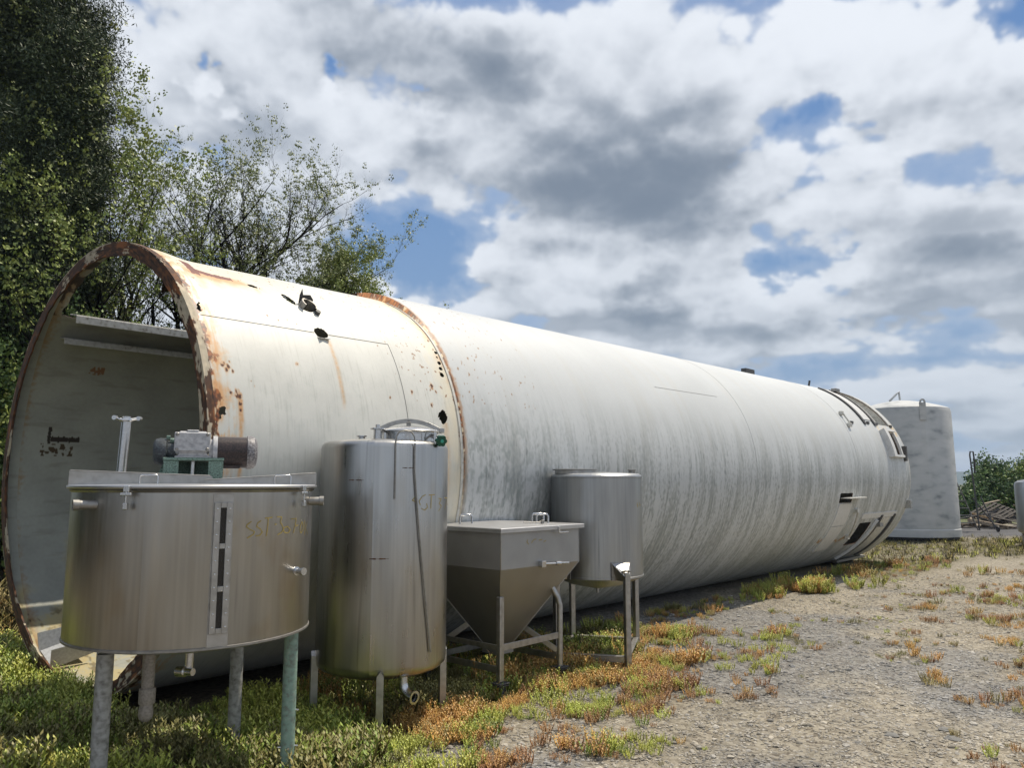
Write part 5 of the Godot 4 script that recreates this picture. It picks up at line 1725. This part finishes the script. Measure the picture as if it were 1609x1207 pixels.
func stone_mesh(r: RandomNumberGenerator, flat_: float) -> ArrayMesh:
	var mb := MB.new()
	var rings := []
	for k in 3:
		var ring := []
		var y: float = [-0.4, 0.25, 0.72][k]
		var rad: float = [0.85, 1.0, 0.55][k]
		for i in 6:
			var a := TAU * i / 6.0 + r.randf_range(-0.3, 0.3)
			ring.append(Vector3(cos(a) * rad * r.randf_range(0.7, 1.15), y * flat_ * r.randf_range(0.75, 1.2), sin(a) * rad * r.randf_range(0.7, 1.1)))
		rings.append(ring)
	var top := Vector3(r.randf_range(-0.2, 0.2), 0.85 * flat_, r.randf_range(-0.2, 0.2))
	for k in 2:
		for i in 6:
			var j := (i + 1) % 6
			mb.quad(rings[k][i], rings[k][j], rings[k + 1][j], rings[k + 1][i], rings[k][i] + rings[k + 1][j])
	for i in 6:
		mb.tri(rings[2][i], rings[2][(i + 1) % 6], top, Vector3.UP)
	return mb.done()

func under_silo(ap: Vector2) -> bool:
	return absf(ap.y) < 1.15 and ap.x > -0.05 and ap.x < 15.0

func build_ground_cover() -> void:
	var r := RandomNumberGenerator.new()
	r.seed = 31
	var meshes := [weed_mesh(0, r), weed_mesh(0, r), weed_mesh(1, r), weed_mesh(1, r), weed_mesh(2, r), weed_mesh(2, r)]
	var places := [[], [], [], [], [], []]
	var colors := [[], [], [], [], [], []]
	var pal := {"green": Vector3(0.24, 0.31, 0.055), "lime": Vector3(0.43, 0.46, 0.095), "orange": Vector3(0.56, 0.345, 0.11), "rust": Vector3(0.37, 0.205, 0.09), "olive": Vector3(0.23, 0.215, 0.075), "straw": Vector3(0.42, 0.35, 0.15)}
	var spread := func(tries: int, x0: float, x1: float, d0: float, d1: float, size: float) -> void:
		for k in tries:
			var x := r.randf_range(x0, x1)
			var d := r.randf_range(d0, d1)
			# leave out what the lens cannot see
			if absf(x) > d * 0.74 + 1.2:
				continue
			var w := weed_cover(x, d)
			if r.randf() > w:
				continue
			var ap := along_across(x, d)
			if under_silo(ap):
				continue
			var n := gn1.get_noise_2d(x * 1.3, d * 1.3)
			var q := strip_depth(ap, n)
			var hue := gn2.get_noise_2d(x * 1.5 + 90.0, d * 1.5) + r.randf_range(-0.34, 0.34)
			var kind := "olive"
			var big := 1.0
			var form := 1
			if x > 0.55 * d - 0.4 and d < 16.0:
				kind = "orange" if hue > 0.16 else ("straw" if hue > 0.06 else ("olive" if hue > -0.12 else ("lime" if hue > -0.24 else "rust")))
				big = 0.62
				form = 1 if hue > -0.1 else 0
			elif ap.x < 0.9 and ap.y < 3.0 and d < 7.6:
				kind = "lime" if hue > 0.06 else ("green" if hue > -0.2 else "olive")
				big = 1.25
				form = 0
			elif ap.y < -1.7:
				kind = "straw" if hue > -0.1 else ("orange" if hue > -0.25 else "olive")
				form = 2
				big = 1.2
			elif d > 15.5:
				kind = "olive" if hue > -0.05 else ("straw" if hue > -0.22 else "lime")
				form = 2
				big = 0.8
			elif q > 0.34:
				kind = "olive" if hue > 0.04 else ("lime" if hue > -0.12 else ("green" if hue > -0.3 else "orange"))
				big = 1.1
				form = 0 if hue < 0.0 else 1
			elif q > -0.12:
				kind = "orange" if hue > 0.16 else ("straw" if hue > 0.10 else ("lime" if hue > -0.18 else ("rust" if hue > -0.25 else "orange")))
				form = 1
				big = 0.82
			elif q > -1.2 and ap.x < 7.0:
				kind = "lime" if hue > -0.02 else ("green" if hue > -0.1 else ("orange" if hue > -0.25 else "rust"))
				big = 0.72
			else:
				kind = "olive" if hue > 0.08 else ("rust" if hue > -0.12 else ("orange" if hue > -0.22 else "lime"))
				big = 0.42
				form = 1
			if ap.x > 8.0 and ap.x < 11.0 and ap.y < 2.4:
				kind = "lime" if hue > -0.12 else "orange"
				big = 1.3
				form = 0
			if ap.y > -1.75 and ap.y < 1.75 and ap.x > 0.0:
				big *= 0.8
			var s := big * size * (0.55 + 0.95 * pow(r.randf(), 1.6)) * (1.0 + 0.85 * gn2.get_noise_2d(x * 3.4, d * 3.4))
			var idx := form * 2 + (r.randi() % 2)
			var b := Basis(Vector3.UP, r.randf() * TAU).scaled(Vector3(s * r.randf_range(0.9, 1.2), s, s * r.randf_range(0.9, 1.2)))
			places[idx].append(Transform3D(b, v3(x, ground_height(x, d) - 0.004, d)))
			var c: Vector3 = pal[kind] * r.randf_range(0.75, 1.25)
			colors[idx].append(Color(c.x, c.y * r.randf_range(0.92, 1.08), c.z))
	spread.call(70000, -6.0, 8.5, 3.6, 12.5, 1.0)
	spread.call(26000, -16.0, 17.0, 12.5, 24.0, 1.5)
	spread.call(16000, -12.0, -2.0, 6.5, 16.0, 1.5)
	var kinds := ["leafy_weeds", "leafy_weeds", "stonecrop_weeds", "stonecrop_weeds", "grass_tufts", "grass_tufts"]
	var label := ["low leafy green weeds growing round the tank legs", "low leafy green weeds growing round the tank legs", "orange and yellow stonecrop weeds along the gravel edge", "orange and yellow stonecrop weeds along the gravel edge", "dry grass tufts in the gravel and beyond", "dry grass tufts in the gravel and beyond"]
	for k in 6:
		if places[k].size() > 0:
			var o := scatter(kinds[k], meshes[k], places[k], colors[k], self, M.leaf)
			o.set_meta("kind", "stuff")
			tag(o, label[k], "weeds" if k < 4 else "grass", "ground cover")
	# loose gravel
	var sm := [stone_mesh(r, 0.7), stone_mesh(r, 0.5), stone_mesh(r, 0.6), stone_mesh(r, 0.35)]
	var sp_ := [[], [], [], []]
	var sc := [[], [], [], []]
	for k in 130000:
		var d := 3.7 * pow(14.0 / 3.7, r.randf())
		var x := r.randf_range(-0.72, 0.72) * d
		var w := weed_cover(x, d)
		if x < -1.2 or r.randf() < w * 0.8 or under_silo(along_across(x, d)):
			continue
		var size := 0.0045 + 0.010 * pow(r.randf(), 3.0)
		if r.randf() < 0.012:
			size = r.randf_range(0.016, 0.03)
		size *= 0.8 + 0.035 * d
		var g := ground_colour(x, d)
		var t := r.randf_range(0.62, 1.55)
		var grey := r.randf() * 0.5
		var lum := (g.r + g.g + g.b) / 3.0
		var i := r.randi() % 4
		sp_[i].append(Transform3D(Basis(Vector3.UP, r.randf() * TAU).rotated(Vector3.RIGHT, r.randf_range(-0.3, 0.3)).scaled(Vector3(size, size, size * r.randf_range(0.6, 1.1))), v3(x, ground_height(x, d) + size * 0.1, d)))
		sc[i].append(Color(lerpf(g.r, lum, grey) * t, lerpf(g.g, lum, grey) * t, lerpf(g.b, lum, grey) * t))
	for i in 4:
		var o := scatter("gravel", sm[i], sp_[i], sc[i], self, M.stone)
		o.set_meta("kind", "stuff")
		tag(o, "loose grey and tan gravel strewn over the track", "gravel", "ground cover")

func build_small_things() -> void:
	var r := RandomNumberGenerator.new()
	r.seed = 77
	# wooden block under the cone tank's front leg
	var wb := MB.new()
	wb.box(Vector3(0, 0.017, 0), Vector3(0.26, 0.034, 0.11), Basis(Vector3.UP, 0.25), 0.004)
	var o := put("wood_block", wb.done(), self, M.pallet_new)
	o.position = v3(0.985, 0.0, 6.83)
	tag(o, "flat piece of lumber under the front leg of the cone tank", "wood block")
	# flat stones on the track
	var spots := [[3.42, 6.34, 0.05], [3.60, 6.25, 0.042], [2.83, 5.28, 0.05], [2.78, 5.10, 0.058], [2.42, 5.15, 0.05]]
	var says := ["flat grey stone farthest up the track, of the loose stones", "flat grey stone at the right, beside the weeds' edge", "flat grey stone in the middle of the loose stones", "largest flat grey stone, nearest the camera", "flat grey stone leftmost on the open gravel"]
	for k in spots.size():
		var w: Array = spots[k]
		var st := put("flat_stone", stone_mesh(r, 0.35), self, M.flat_stone)
		st.position = v3(w[0], ground_height(w[0], w[1]), w[1])
		st.scale = Vector3.ONE * w[2]
		st.rotation.y = r.randf() * TAU
		tag(st, says[k], "stone", "loose flat stones on the track")
	# galvanised angle bracket lying in the open end of the silo
	var silo: Node3D = get_node("lying_silo")
	var br := thing("steel_bracket", "bent galvanised angle bracket lying in the open end of the silo", "bracket", silo.transform * sp(0.16, -113.0, -0.03))
	br.basis = silo.basis * Basis(Vector3(0, 0, 1), 0.25)
	var p1 := MB.new()
	p1.box(Vector3(0.0, 0.05, 0.0), Vector3(0.30, 0.012, 0.20), Basis(Vector3(1, 0, 0), 0.5))
	put("base_plate", p1.done(), br, M.galvanised)
	for s in [-1.0, 1.0]:
		var p2 := MB.new()
		p2.prism(PackedVector2Array([Vector2(-0.16, 0), Vector2(0.17, 0), Vector2(0.12, 0.13), Vector2(-0.13, 0.16)]), Vector3(0, 0.03 - 0.05 * s, 0.10 * s), Vector3(1, 0, 0), Vector3(0, 1, 0.25 * s).normalized(), 0.010)
		put("side_plate", p2.done(), br, M.galvanised)

# ------------------------------------------------------------------ things in the background

func build_background_things() -> void:
	# weathered round tank beyond the silo's end
	var t := thing("weathered_tank", "tall weathered grey round tank with pale domed top, beyond the silo's end", "tank", v3(11.66, 0, 23.0))
	var body := MB.new()
	body.lathe([Vector2(0, 0.10), Vector2(1.52, 0.10), Vector2(1.52, 0.30), Vector2(1.50, 0.32), Vector2(1.46, 3.66), Vector2(1.44, 3.72)], 64)
	put("body", body.done(M.far_tank), t)
	var dome := MB.new()
	dome.lathe([Vector2(1.44, 3.715), Vector2(1.43, 3.76), Vector2(1.39, 3.79), Vector2(1.1, 3.88), Vector2(0.7, 3.98), Vector2(0.3, 4.04), Vector2(0, 4.05)], 64)
	put("dome", dome.done(), t, M.far_tank)
	var skirt := MB.new()
	skirt.lathe([Vector2(1.3, -0.02), Vector2(1.45, -0.02), Vector2(1.45, 0.10)], 48)
	put("base_ring", skirt.done(), t, M.black)
	t.scale = Vector3(0.9, 1.0, 0.9)
	for w in [[-2.0, 3.72], [-95.0, 3.72]]:
		var lug := MB.new()
		var b := wall_basis(w[0])
		lug.box(on_wall(1.475, w[0], w[1] - 0.1), Vector3(0.20, 0.5, 0.03), b)
		lug.lathe([Vector2(0.045, 0), Vector2(0.09, 0), Vector2(0.09, 0.04), Vector2(0.045, 0.04), Vector2(0.045, 0)], 16, axis_frame(on_wall(1.465, w[0], w[1] + 0.17), b.z))
		put("lifting_lug", lug.done(), t, M.far_tank)
	var vent := MB.new()
	vent.tube([Vector3(-0.35, 4.05, 0), Vector3(-0.12, 4.25, 0), Vector3(-0.02, 4.33, 0), Vector3(0.0, 4.08, 0)], 0.035, 8)
	put("vent_pipe", vent.done(), t, M.far_tank)
	for y in [0.34]:
		var hp := MB.new()
		var rr: float = 1.49 - 0.09 * (y - 0.32) / 3.36
		hp.lathe([Vector2(rr - 0.01, y), Vector2(rr + 0.012, y + 0.01), Vector2(rr + 0.012, y + 0.05), Vector2(rr - 0.01, y + 0.06)], 64)
		put("rib", hp.done(), t, M.far_tank)
	# stainless tank cut by the right edge
	var e := thing("edge_tank", "stainless tank on short legs cut off by the right edge", "tank", v3(13.72, 0, 19.9))
	var eb := MB.new()
	eb.lathe([Vector2(0, 0.22), Vector2(0.5, 0.26), Vector2(0.70, 0.36), Vector2(0.72, 0.42), Vector2(0.72, 1.55), Vector2(0.70, 1.62), Vector2(0.62, 1.67), Vector2(0, 1.78)], 48)
	put("body", eb.done(M.steel_cone), e)
	for a in [45.0, 135.0, 225.0, 315.0]:
		var lg := MB.new()
		lg.box(on_wall(0.6, a, 0.2), Vector3(0.07, 0.4, 0.07))
		put("leg", lg.done(), e, M.steel_plain)
	var ef := MB.new()
	ef.lathe([Vector2(0, 0), Vector2(0.09, 0), Vector2(0.09, 0.10), Vector2(0, 0.10)], 16, axis_frame(on_wall(0.68, -40.0, 0.42), on_wall(1, -40.0, 0)))
	put("outlet", ef.done(), e, M.silo_cover)
	# grey tank cut by the left edge
	var g := thing("grey_drum", "grey upright drum behind the silo, cut off by the left edge", "drum", v3(-15.85, 0, 22.6))
	var gb := MB.new()
	gb.lathe([Vector2(0, 0.02), Vector2(0.62, 0.02), Vector2(0.62, 0.5), Vector2(0.635, 0.52), Vector2(0.62, 0.54), Vector2(0.62, 1.1), Vector2(0.635, 1.12), Vector2(0.62, 1.14), Vector2(0.62, 1.66), Vector2(0, 1.68)], 40)
	put("body", gb.done(), g, M.far_tank)
	var gl := MB.new()
	gl.lathe([Vector2(0.60, 1.66), Vector2(0.64, 1.66), Vector2(0.64, 1.70), Vector2(0, 1.72)], 40)
	put("lid", gl.done(), g, M.steel_plain)
	rolling_ladder()
	pallet_pile()

func rolling_ladder() -> void:
	var t := thing("rolling_ladder", "dark steel rolling warehouse ladder standing beside the weathered tank", "ladder", v3(15.35, 0, 26.1))
	var m: Material = M.bar_dark
	for k in 8:
		var tr := MB.new()
		tr.box(Vector3(-0.25, 0.28 + 0.24 * k, -0.16 * k), Vector3(0.72, 0.035, 0.2))
		put("step", tr.done(), t, m)
	for s in [-0.62, 0.12]:
		var rail := MB.new()
		rail.tube([Vector3(s, 0.06, 0.15), Vector3(s, 2.1, -1.2)], 0.022, 8)
		rail.tube([Vector3(s, 0.05, -1.3), Vector3(s, 2.1, -1.25)], 0.022, 8)
		put("side_rail", rail.done(), t, m)
	var post := MB.new()
	post.tube([Vector3(0.14, 0.05, 0.2), Vector3(0.14, 1.2, 0.1), Vector3(0.12, 2.55, 0.0), Vector3(0.14, 2.66, 0.0), Vector3(0.24, 2.66, 0.0), Vector3(0.26, 2.4, 0.0), Vector3(0.42, 1.95, -0.3)], 0.026, 8)
	put("handrail", post.done(), t, m)
	var br := MB.new()
	br.tube([Vector3(0.12, 1.1, 0.0), Vector3(0.72, 0.12, 0.2)], 0.022, 8)
	br.tube([Vector3(0.5, 1.15, -0.2), Vector3(0.66, 0.12, 0.2)], 0.022, 8)
	br.tube([Vector3(-0.6, 0.4, 0.1), Vector3(0.6, 0.62, 0.1)], 0.018, 8)
	put("brace", br.done(), t, m)
	for p in [Vector3(0.74, 0.10, 0.22), Vector3(-0.62, 0.10, -1.3), Vector3(0.12, 0.10, -1.3)]:
		var wh := MB.new()
		wh.lathe([Vector2(0, -0.03), Vector2(0.095, -0.03), Vector2(0.10, -0.02), Vector2(0.10, 0.02), Vector2(0.095, 0.03), Vector2(0, 0.03)], 18, axis_frame(p, Vector3(1, 0, 0.2)))
		put("wheel", wh.done(), t, M.black)

func pallet(at: Vector3, turn: Vector3, m: Material, label: String) -> void:
	var t := thing("wooden_pallet", label, "pallet", at, "broken pallets in the heap")
	t.rotation = turn
	for k in 3:
		var s := MB.new()
		s.box(Vector3(-0.5 + 0.5 * k, 0.06, 0), Vector3(0.045, 0.09, 1.15))
		put("stringer", s.done(), t, m)
	for k in 7:
		var s := MB.new()
		s.box(Vector3(0, 0.116, -0.52 + 0.173 * k), Vector3(1.06, 0.018, 0.10))
		put("board", s.done(), t, m)
	for k in 3:
		var s := MB.new()
		s.box(Vector3(0, 0.005, -0.5 + 0.5 * k), Vector3(1.06, 0.018, 0.10))
		put("board", s.done(), t, m)

func pallet_pile() -> void:
	pallet(v3(17.80, 0.45, 28.8), Vector3(0.3, 0.3, 0.45), M.pallet_dark, "dark upended pallet at the top of the heap")
	pallet(v3(17.20, 0.07, 28.0), Vector3(0.14, 0.4, -0.12), M.pallet, "grey pallet lying lowest at the front of the heap")
	pallet(v3(18.10, 0.33, 28.6), Vector3(0.3, -0.5, -0.25), M.pallet_dark, "dark grey pallet leaning over the middle of the heap")
	pallet(v3(18.80, 0.21, 28.9), Vector3(0.35, 0.7, -0.2), M.pallet, "grey pallet tilted at the right of the heap")
	pallet(v3(17.70, 0.20, 28.9), Vector3(-0.2, 1.2, 0.3), M.pallet, "grey pallet buried at the back of the heap")
	pallet(v3(19.10, 0.03, 27.9), Vector3(0.1, 0.2, 0.06), M.pallet_new, "fresh pale pallet at the foot of the heap")
	pallet(v3(16.20, 0.01, 28.8), Vector3(0.0, 0.15, 0.02), M.pallet, "flat pallet on the asphalt left of the heap")
	var planks := [[Vector3(16.70, 0.52, -28.3), Vector3(17.20, 0.32, -27.9)], [Vector3(18.30, 0.35, -27.8), Vector3(19.10, 0.07, -27.3)], [Vector3(18.60, 0.39, -28.0), Vector3(19.30, 0.14, -27.5)], [Vector3(17.40, 0.85, -28.7), Vector3(18.10, 0.97, -28.9)], [Vector3(15.40, 0.14, -28.2), Vector3(16.80, 0.20, -28.0)], [Vector3(18.40, 0.80, -28.6), Vector3(19.20, 0.52, -28.0)]]
	var says := ["pale plank sticking up at the left of the heap", "pale plank sloping down at the front of the heap", "pale plank sloping beside the front of the heap", "grey plank lying on top of the heap", "long grey plank lying left of the heap", "grey plank leaning on the right of the heap"]
	for k in planks.size():
		var mb := MB.new()
		mb.bar(planks[k][0], planks[k][1], 0.13, 0.03, Vector3(0.3, 0, 1))
		var o := put("loose_plank", mb.done(), self, M.pallet_new if k < 3 else M.pallet)
		tag(o, says[k], "plank", "loose planks in the heap")

# ------------------------------------------------------------------ trees

class Wood:
	var V := PackedVector3Array()
	var N := PackedVector3Array()
	var tips := []
	var r := RandomNumberGenerator.new()

	func limb(a: Vector3, b: Vector3, ra: float, rb: float, sides: int) -> void:
		var dir := (b - a).normalized()
		var x := (Vector3.UP if absf(dir.y) < 0.9 else Vector3.RIGHT).cross(dir).normalized()
		var y := dir.cross(x)
		for i in sides:
			var f0 := TAU * i / sides
			var f1 := TAU * (i + 1) / sides
			var n0 := x * cos(f0) + y * sin(f0)
			var n1 := x * cos(f1) + y * sin(f1)
			for q in [[a + n0 * ra, n0], [b + n1 * rb, n1], [b + n0 * rb, n0], [a + n0 * ra, n0], [a + n1 * ra, n1], [b + n1 * rb, n1]]:
				V.append(q[0])
				N.append(q[1])

	func grow(p: Vector3, dir: Vector3, length: float, rad: float, level: int, deep: int, spread: float, lift: float) -> void:
		var n := 5 if level < 2 else 4
		var q := p
		var d := dir
		var step := length / n
		for i in n:
			d = (d + Vector3(r.randf_range(-1, 1), r.randf_range(-0.6, 1) * 0.7 + lift, r.randf_range(-1, 1)) * (0.16 + 0.04 * level)).normalized()
			var e := q + d * step
			var r0 := rad * (1.0 - 0.75 * i / n)
			var r1 := rad * (1.0 - 0.75 * (i + 1) / n)
			limb(q, e, r0, r1, 6 if level == 0 else (4 if level == 1 else 3))
			if level < deep:
				var kids := 1 if level > 0 else 2
				if level == 0 and i < 1:
					kids = 1
				if level >= 1 and i > 0 and r.randf() < 0.55:
					kids += 1
				for k in kids:
					var side := Vector3(r.randf_range(-1, 1), r.randf_range(-0.1, 0.7), r.randf_range(-1, 1)).normalized()
					var kd := (d * (1.0 - spread * 0.5) + side * spread).normalized()
					grow(e, kd, length * r.randf_range(0.42, 0.66) * (1.0 - 0.06 * i), r1 * 0.72, level + 1, deep, spread, lift)
			if level >= deep - 1:
				tips.append(e)
			q = e
		tips.append(q)

	func mesh() -> ArrayMesh:
		var arr := []
		arr.resize(Mesh.ARRAY_MAX)
		arr[Mesh.ARRAY_VERTEX] = V
		arr[Mesh.ARRAY_NORMAL] = N
		var m := ArrayMesh.new()
		m.add_surface_from_arrays(Mesh.PRIMITIVE_TRIANGLES, arr)
		return m

func sprig_mesh(r: RandomNumberGenerator, leaves: int, reach: float, length: float, wide: float) -> ArrayMesh:
	var st := SurfaceTool.new()
	st.begin(Mesh.PRIMITIVE_TRIANGLES)
	for k in leaves:
		var dir := Vector3(r.randfn(), r.randfn() + 0.3, r.randfn()).normalized()
		var base := Vector3(r.randf_range(-1, 1), r.randf_range(-1, 1), r.randf_range(-1, 1)) * reach
		var side := dir.cross(Vector3(r.randfn(), r.randfn(), r.randfn())).normalized()
		leaf_tri(st, base, dir, side, length * r.randf_range(0.7, 1.3), wide * r.randf_range(0.8, 1.2))
	return st.commit()

var sprigs := {}

func crown(t: Node3D, spots: Array, kind: String, tints: Array, size: float, r: RandomNumberGenerator) -> void:
	var xf := []
	var col := []
	for p in spots:
		var s := size * r.randf_range(0.7, 1.3)
		xf.append(Transform3D(Basis.from_euler(Vector3(r.randf_range(-0.5, 0.5), r.randf() * TAU, r.randf_range(-0.5, 0.5))).scaled(Vector3.ONE * s), p))
		var c: Vector3 = tints[r.randi() % tints.size()] * r.randf_range(0.75, 1.25)
		col.append(Color(c.x, c.y, c.z))
	var o := scatter("crown", sprigs[kind], xf, col, t, M.needle if kind == "cedar" else M.leaf)
	o.set_meta("kind", "stuff")

# broad-leaved tree: bare limbs with a dusting of leaves, or a full crown
func leafy_tree(called: String, label: String, at: Vector3, height: float, girth: float, deep: int, spread: float, keep: float, extra: int, tints: Array, size: float, seed_: int, group: String, lean := Vector3.ZERO, wide := 0.62) -> void:
	var t := thing(called, label, "tree" if height > 4.0 else "bush", at, group)
	var w := Wood.new()
	w.r.seed = seed_
	var r := RandomNumberGenerator.new()
	r.seed = seed_ + 1
	w.grow(Vector3(0, -0.1, 0), (Vector3.UP + lean).normalized(), height * wide, girth, 0, deep, spread, 0.12)
	var top := 0.1
	for p in w.tips:
		top = maxf(top, p.y)
	var k := height / top
	for i in w.V.size():
		w.V[i] = w.V[i] * k
	put("trunk", w.mesh(), t, M.bark)
	var spots := []
	for p in w.tips:
		if r.randf() < keep:
			spots.append(p * k)
		for m in extra:
			spots.append(p * k + Vector3(r.randfn(), r.randfn(), r.randfn()) * 0.16 * size)
	crown(t, spots, "leaf", tints, size, r)

func cedar(label: String, at: Vector3, height: float, radius: float, count: int, seed_: int, vines: float) -> void:
	var t := thing("cedar_tree", label, "tree", at, "dark cedars at the left")
	var w := Wood.new()
	w.r.seed = seed_
	var r := w.r
	w.limb(Vector3(0, -0.1, 0), Vector3(0, height * 0.5, 0), 0.20, 0.12, 7)
	w.limb(Vector3(0, height * 0.5, 0), Vector3(0, height * 0.96, 0), 0.12, 0.02, 7)
	var n := fnl(0.55, 3, seed_)
	var spots := []
	var vine_spots := []  # pale yellow-green vine leaves growing over the cedar
	for k in 130:
		var y := height * pow(r.randf(), 0.8) * 0.93 + 0.3
		var a := r.randf() * TAU
		var reach := radius * clampf(1.15 - pow(y / height, 1.6) * 1.05, 0.08, 1.0) * (0.75 + 0.55 * n.get_noise_3d(cos(a) * 2.0, y, sin(a) * 2.0) + r.randf_range(-0.12, 0.2))
		var tip := Vector3(cos(a) * reach, y + reach * 0.25, sin(a) * reach)
		w.limb(Vector3(0, y, 0), tip, 0.03, 0.008, 3)
		var m := count / 130
		for i in m:
			var f := pow(r.randf(), 0.55)
			var p := Vector3(0, y, 0).lerp(tip, f) + Vector3(r.randfn(), r.randfn() * 0.9, r.randfn()) * 0.26
			if r.randf() < vines * f:
				vine_spots.append(p + Vector3(r.randfn(), r.randfn(), r.randfn()) * 0.12)
			else:
				spots.append(p)
	put("trunk", w.mesh(), t, M.bark)
	crown(t, spots, "cedar", [Vector3(0.028, 0.048, 0.018), Vector3(0.040, 0.062, 0.023), Vector3(0.058, 0.080, 0.028)], 1.0, r)
	if vine_spots.size() > 0:
		crown(t, vine_spots, "leaf", [Vector3(0.13, 0.155, 0.035), Vector3(0.18, 0.195, 0.05), Vector3(0.09, 0.12, 0.03)], 0.85, r)

func bush(label: String, at: Vector3, height: float, radius: float, count: int, tints: Array, seed_: int, group: String, size := 1.0, called := "bush") -> void:
	var t := thing(called, label, "bush", at, group)
	var w := Wood.new()
	w.r.seed = seed_
	var r := w.r
	var n := fnl(0.7, 3, seed_)
	var ends := []
	for k in 26:
		var a := r.randf() * TAU
		var q := pow(r.randf(), 0.6)
		var tip := Vector3(cos(a) * radius * q, height * (1.0 - 0.55 * q * q) * r.randf_range(0.6, 1.05), sin(a) * radius * q)
		w.limb(Vector3(cos(a), 0, sin(a)) * radius * 0.12, tip, 0.03, 0.006, 4)
		ends.append(tip)
	var spots := []
	for k in count:
		var e: Vector3 = ends[r.randi() % ends.size()]
		var f := pow(r.randf(), 0.5)
		var p := e * lerpf(0.25, 1.0, f) + Vector3(r.randfn(), r.randfn(), r.randfn()) * radius * 0.16
		if p.y > 0.05 and n.get_noise_3dv(p * 1.6) > -0.22:
			spots.append(p)
	put("trunk", w.mesh(), t, M.bark)
	crown(t, spots, "leaf", tints, size, r)

func build_trees() -> void:
	var r := RandomNumberGenerator.new()
	r.seed = 5
	sprigs["cedar"] = sprig_mesh(r, 64, 0.20, 0.085, 0.011)
	sprigs["leaf"] = sprig_mesh(r, 9, 0.13, 0.085, 0.024)
	var g1 := "dark cedars at the left"
	cedar("tallest dark cedar, overgrown with pale leaves, at the left edge", v3(-10.2, 0, 15.2), 15.0, 2.6, 9000, 201, 0.62)
	cedar("narrow dark cedar with pointed top right of the tallest cedar", v3(-8.95, 0, 14.6), 10.9, 1.2, 5500, 202, 0.34)
	var spring := [Vector3(0.22, 0.26, 0.085), Vector3(0.28, 0.31, 0.11), Vector3(0.17, 0.205, 0.07)]
	var bright := [Vector3(0.24, 0.29, 0.06), Vector3(0.19, 0.25, 0.05), Vector3(0.29, 0.33, 0.08)]
	var deepg := [Vector3(0.055, 0.10, 0.025), Vector3(0.085, 0.14, 0.03), Vector3(0.12, 0.18, 0.04)]
	var g2 := "thin spring trees behind the silo"
	leafy_tree("spring_tree", "slender tree with yellow-green leaves reaching out of the dark cedars", v3(-8.0, 0, 14.0), 9.8, 0.09, 4, 0.62, 0.11, 0, bright, 0.8, 301, g2, Vector3(0.10, 0, 0))
	leafy_tree("spring_tree", "almost bare spring tree nearest the cedars, behind the open ring", v3(-8.6, 0, 18.6), 10.3, 0.16, 4, 0.72, 0.06, 0, spring, 0.6, 302, g2)
	leafy_tree("spring_tree", "tallest thinly leaved spring tree with wide rounded crown", v3(-6.9, 0, 18.0), 10.6, 0.18, 4, 0.74, 0.10, 0, spring, 0.62, 303, g2)
	leafy_tree("spring_tree", "thinly leaved spring tree with many upright twigs right of the tallest one", v3(-6.1, 0, 18.8), 9.8, 0.16, 4, 0.76, 0.10, 0, spring, 0.62, 307, g2)
	leafy_tree("spring_tree", "forked bare-branched spring tree close behind the dark cedars", v3(-7.75, 0, 17.4), 9.3, 0.15, 4, 0.7, 0.07, 0, spring, 0.62, 308, g2)
	leafy_tree("spring_tree", "low spreading spring tree with grey-green crown behind the silo's near end", v3(-5.4, 0, 19.4), 8.6, 0.15, 4, 0.78, 0.16, 0, spring, 0.65, 304, g2)
	leafy_tree("spring_tree", "small bright green tree beside the blue gap in the clouds", v3(-3.9, 0, 20.0), 7.6, 0.10, 4, 0.7, 0.28, 0, bright, 0.75, 305, g2)
	leafy_tree("spring_tree", "twiggy sapling whose top just shows over the silo", v3(-2.4, 0, 20.4), 6.7, 0.05, 3, 0.7, 0.25, 0, spring, 0.8, 306, g2)
	var g3 := "bushes behind the silo"
	bush("green bush seen through the left of the open ring", v3(-7.6, 0, 13.2), 4.6, 1.5, 3600, deepg + bright, 401, g3)
	bush("green bush seen through the right of the open ring", v3(-6.2, 0, 14.4), 4.8, 1.4, 3200, deepg + bright, 402, g3)
	bush("leafy bush at the left edge below the cedars", v3(-9.2, 0, 13.4), 5.2, 1.8, 4200, deepg, 403, g3)
	bush("grey-green bush under the spreading spring tree", v3(-6.0, 0, 18.2), 4.8, 1.7, 1100, spring, 404, g3)
	bush("dull green thicket over the silo's crown", v3(-4.6, 0, 18.6), 5.9, 1.5, 1000, spring + deepg, 405, g3)
	bush("low green bush at the foot of the tall cedar", v3(-11.0, 0, 17.0), 4.2, 2.0, 3200, deepg, 406, g3)
	var g4 := "bushes beyond the pallets"
	var rightg := [Vector3(0.07, 0.125, 0.035), Vector3(0.10, 0.165, 0.04), Vector3(0.14, 0.215, 0.05), Vector3(0.045, 0.085, 0.03)]
	bush("dark green bush right of the rolling ladder", v3(23.2, 0, 36.5), 3.1, 1.5, 2600, rightg, 411, g4, 1.5)
	bush("bright green bush behind the pallet heap", v3(23.9, 0, 35.5), 2.7, 1.5, 2600, rightg + bright, 412, g4, 1.5)
	bush("dark bush at the right edge behind the pallets", v3(26.4, 0, 38.0), 3.0, 1.8, 2600, rightg, 413, g4, 1.5)
	bush("low bush behind the rolling ladder's steps", v3(21.4, 0, 36.0), 1.5, 0.9, 1500, rightg, 414, g4, 1.5)
	# the hedge goes on to the left of the picture; the steel mirrors it
	cedar("dark cedar outside the picture at the left", v3(-7.6, 0, 4.6), 9.0, 2.0, 4500, 421, 0.15)
	cedar("dark cedar outside the picture further left", v3(-8.6, 0, 0.8), 10.0, 2.2, 4500, 422, 0.15)
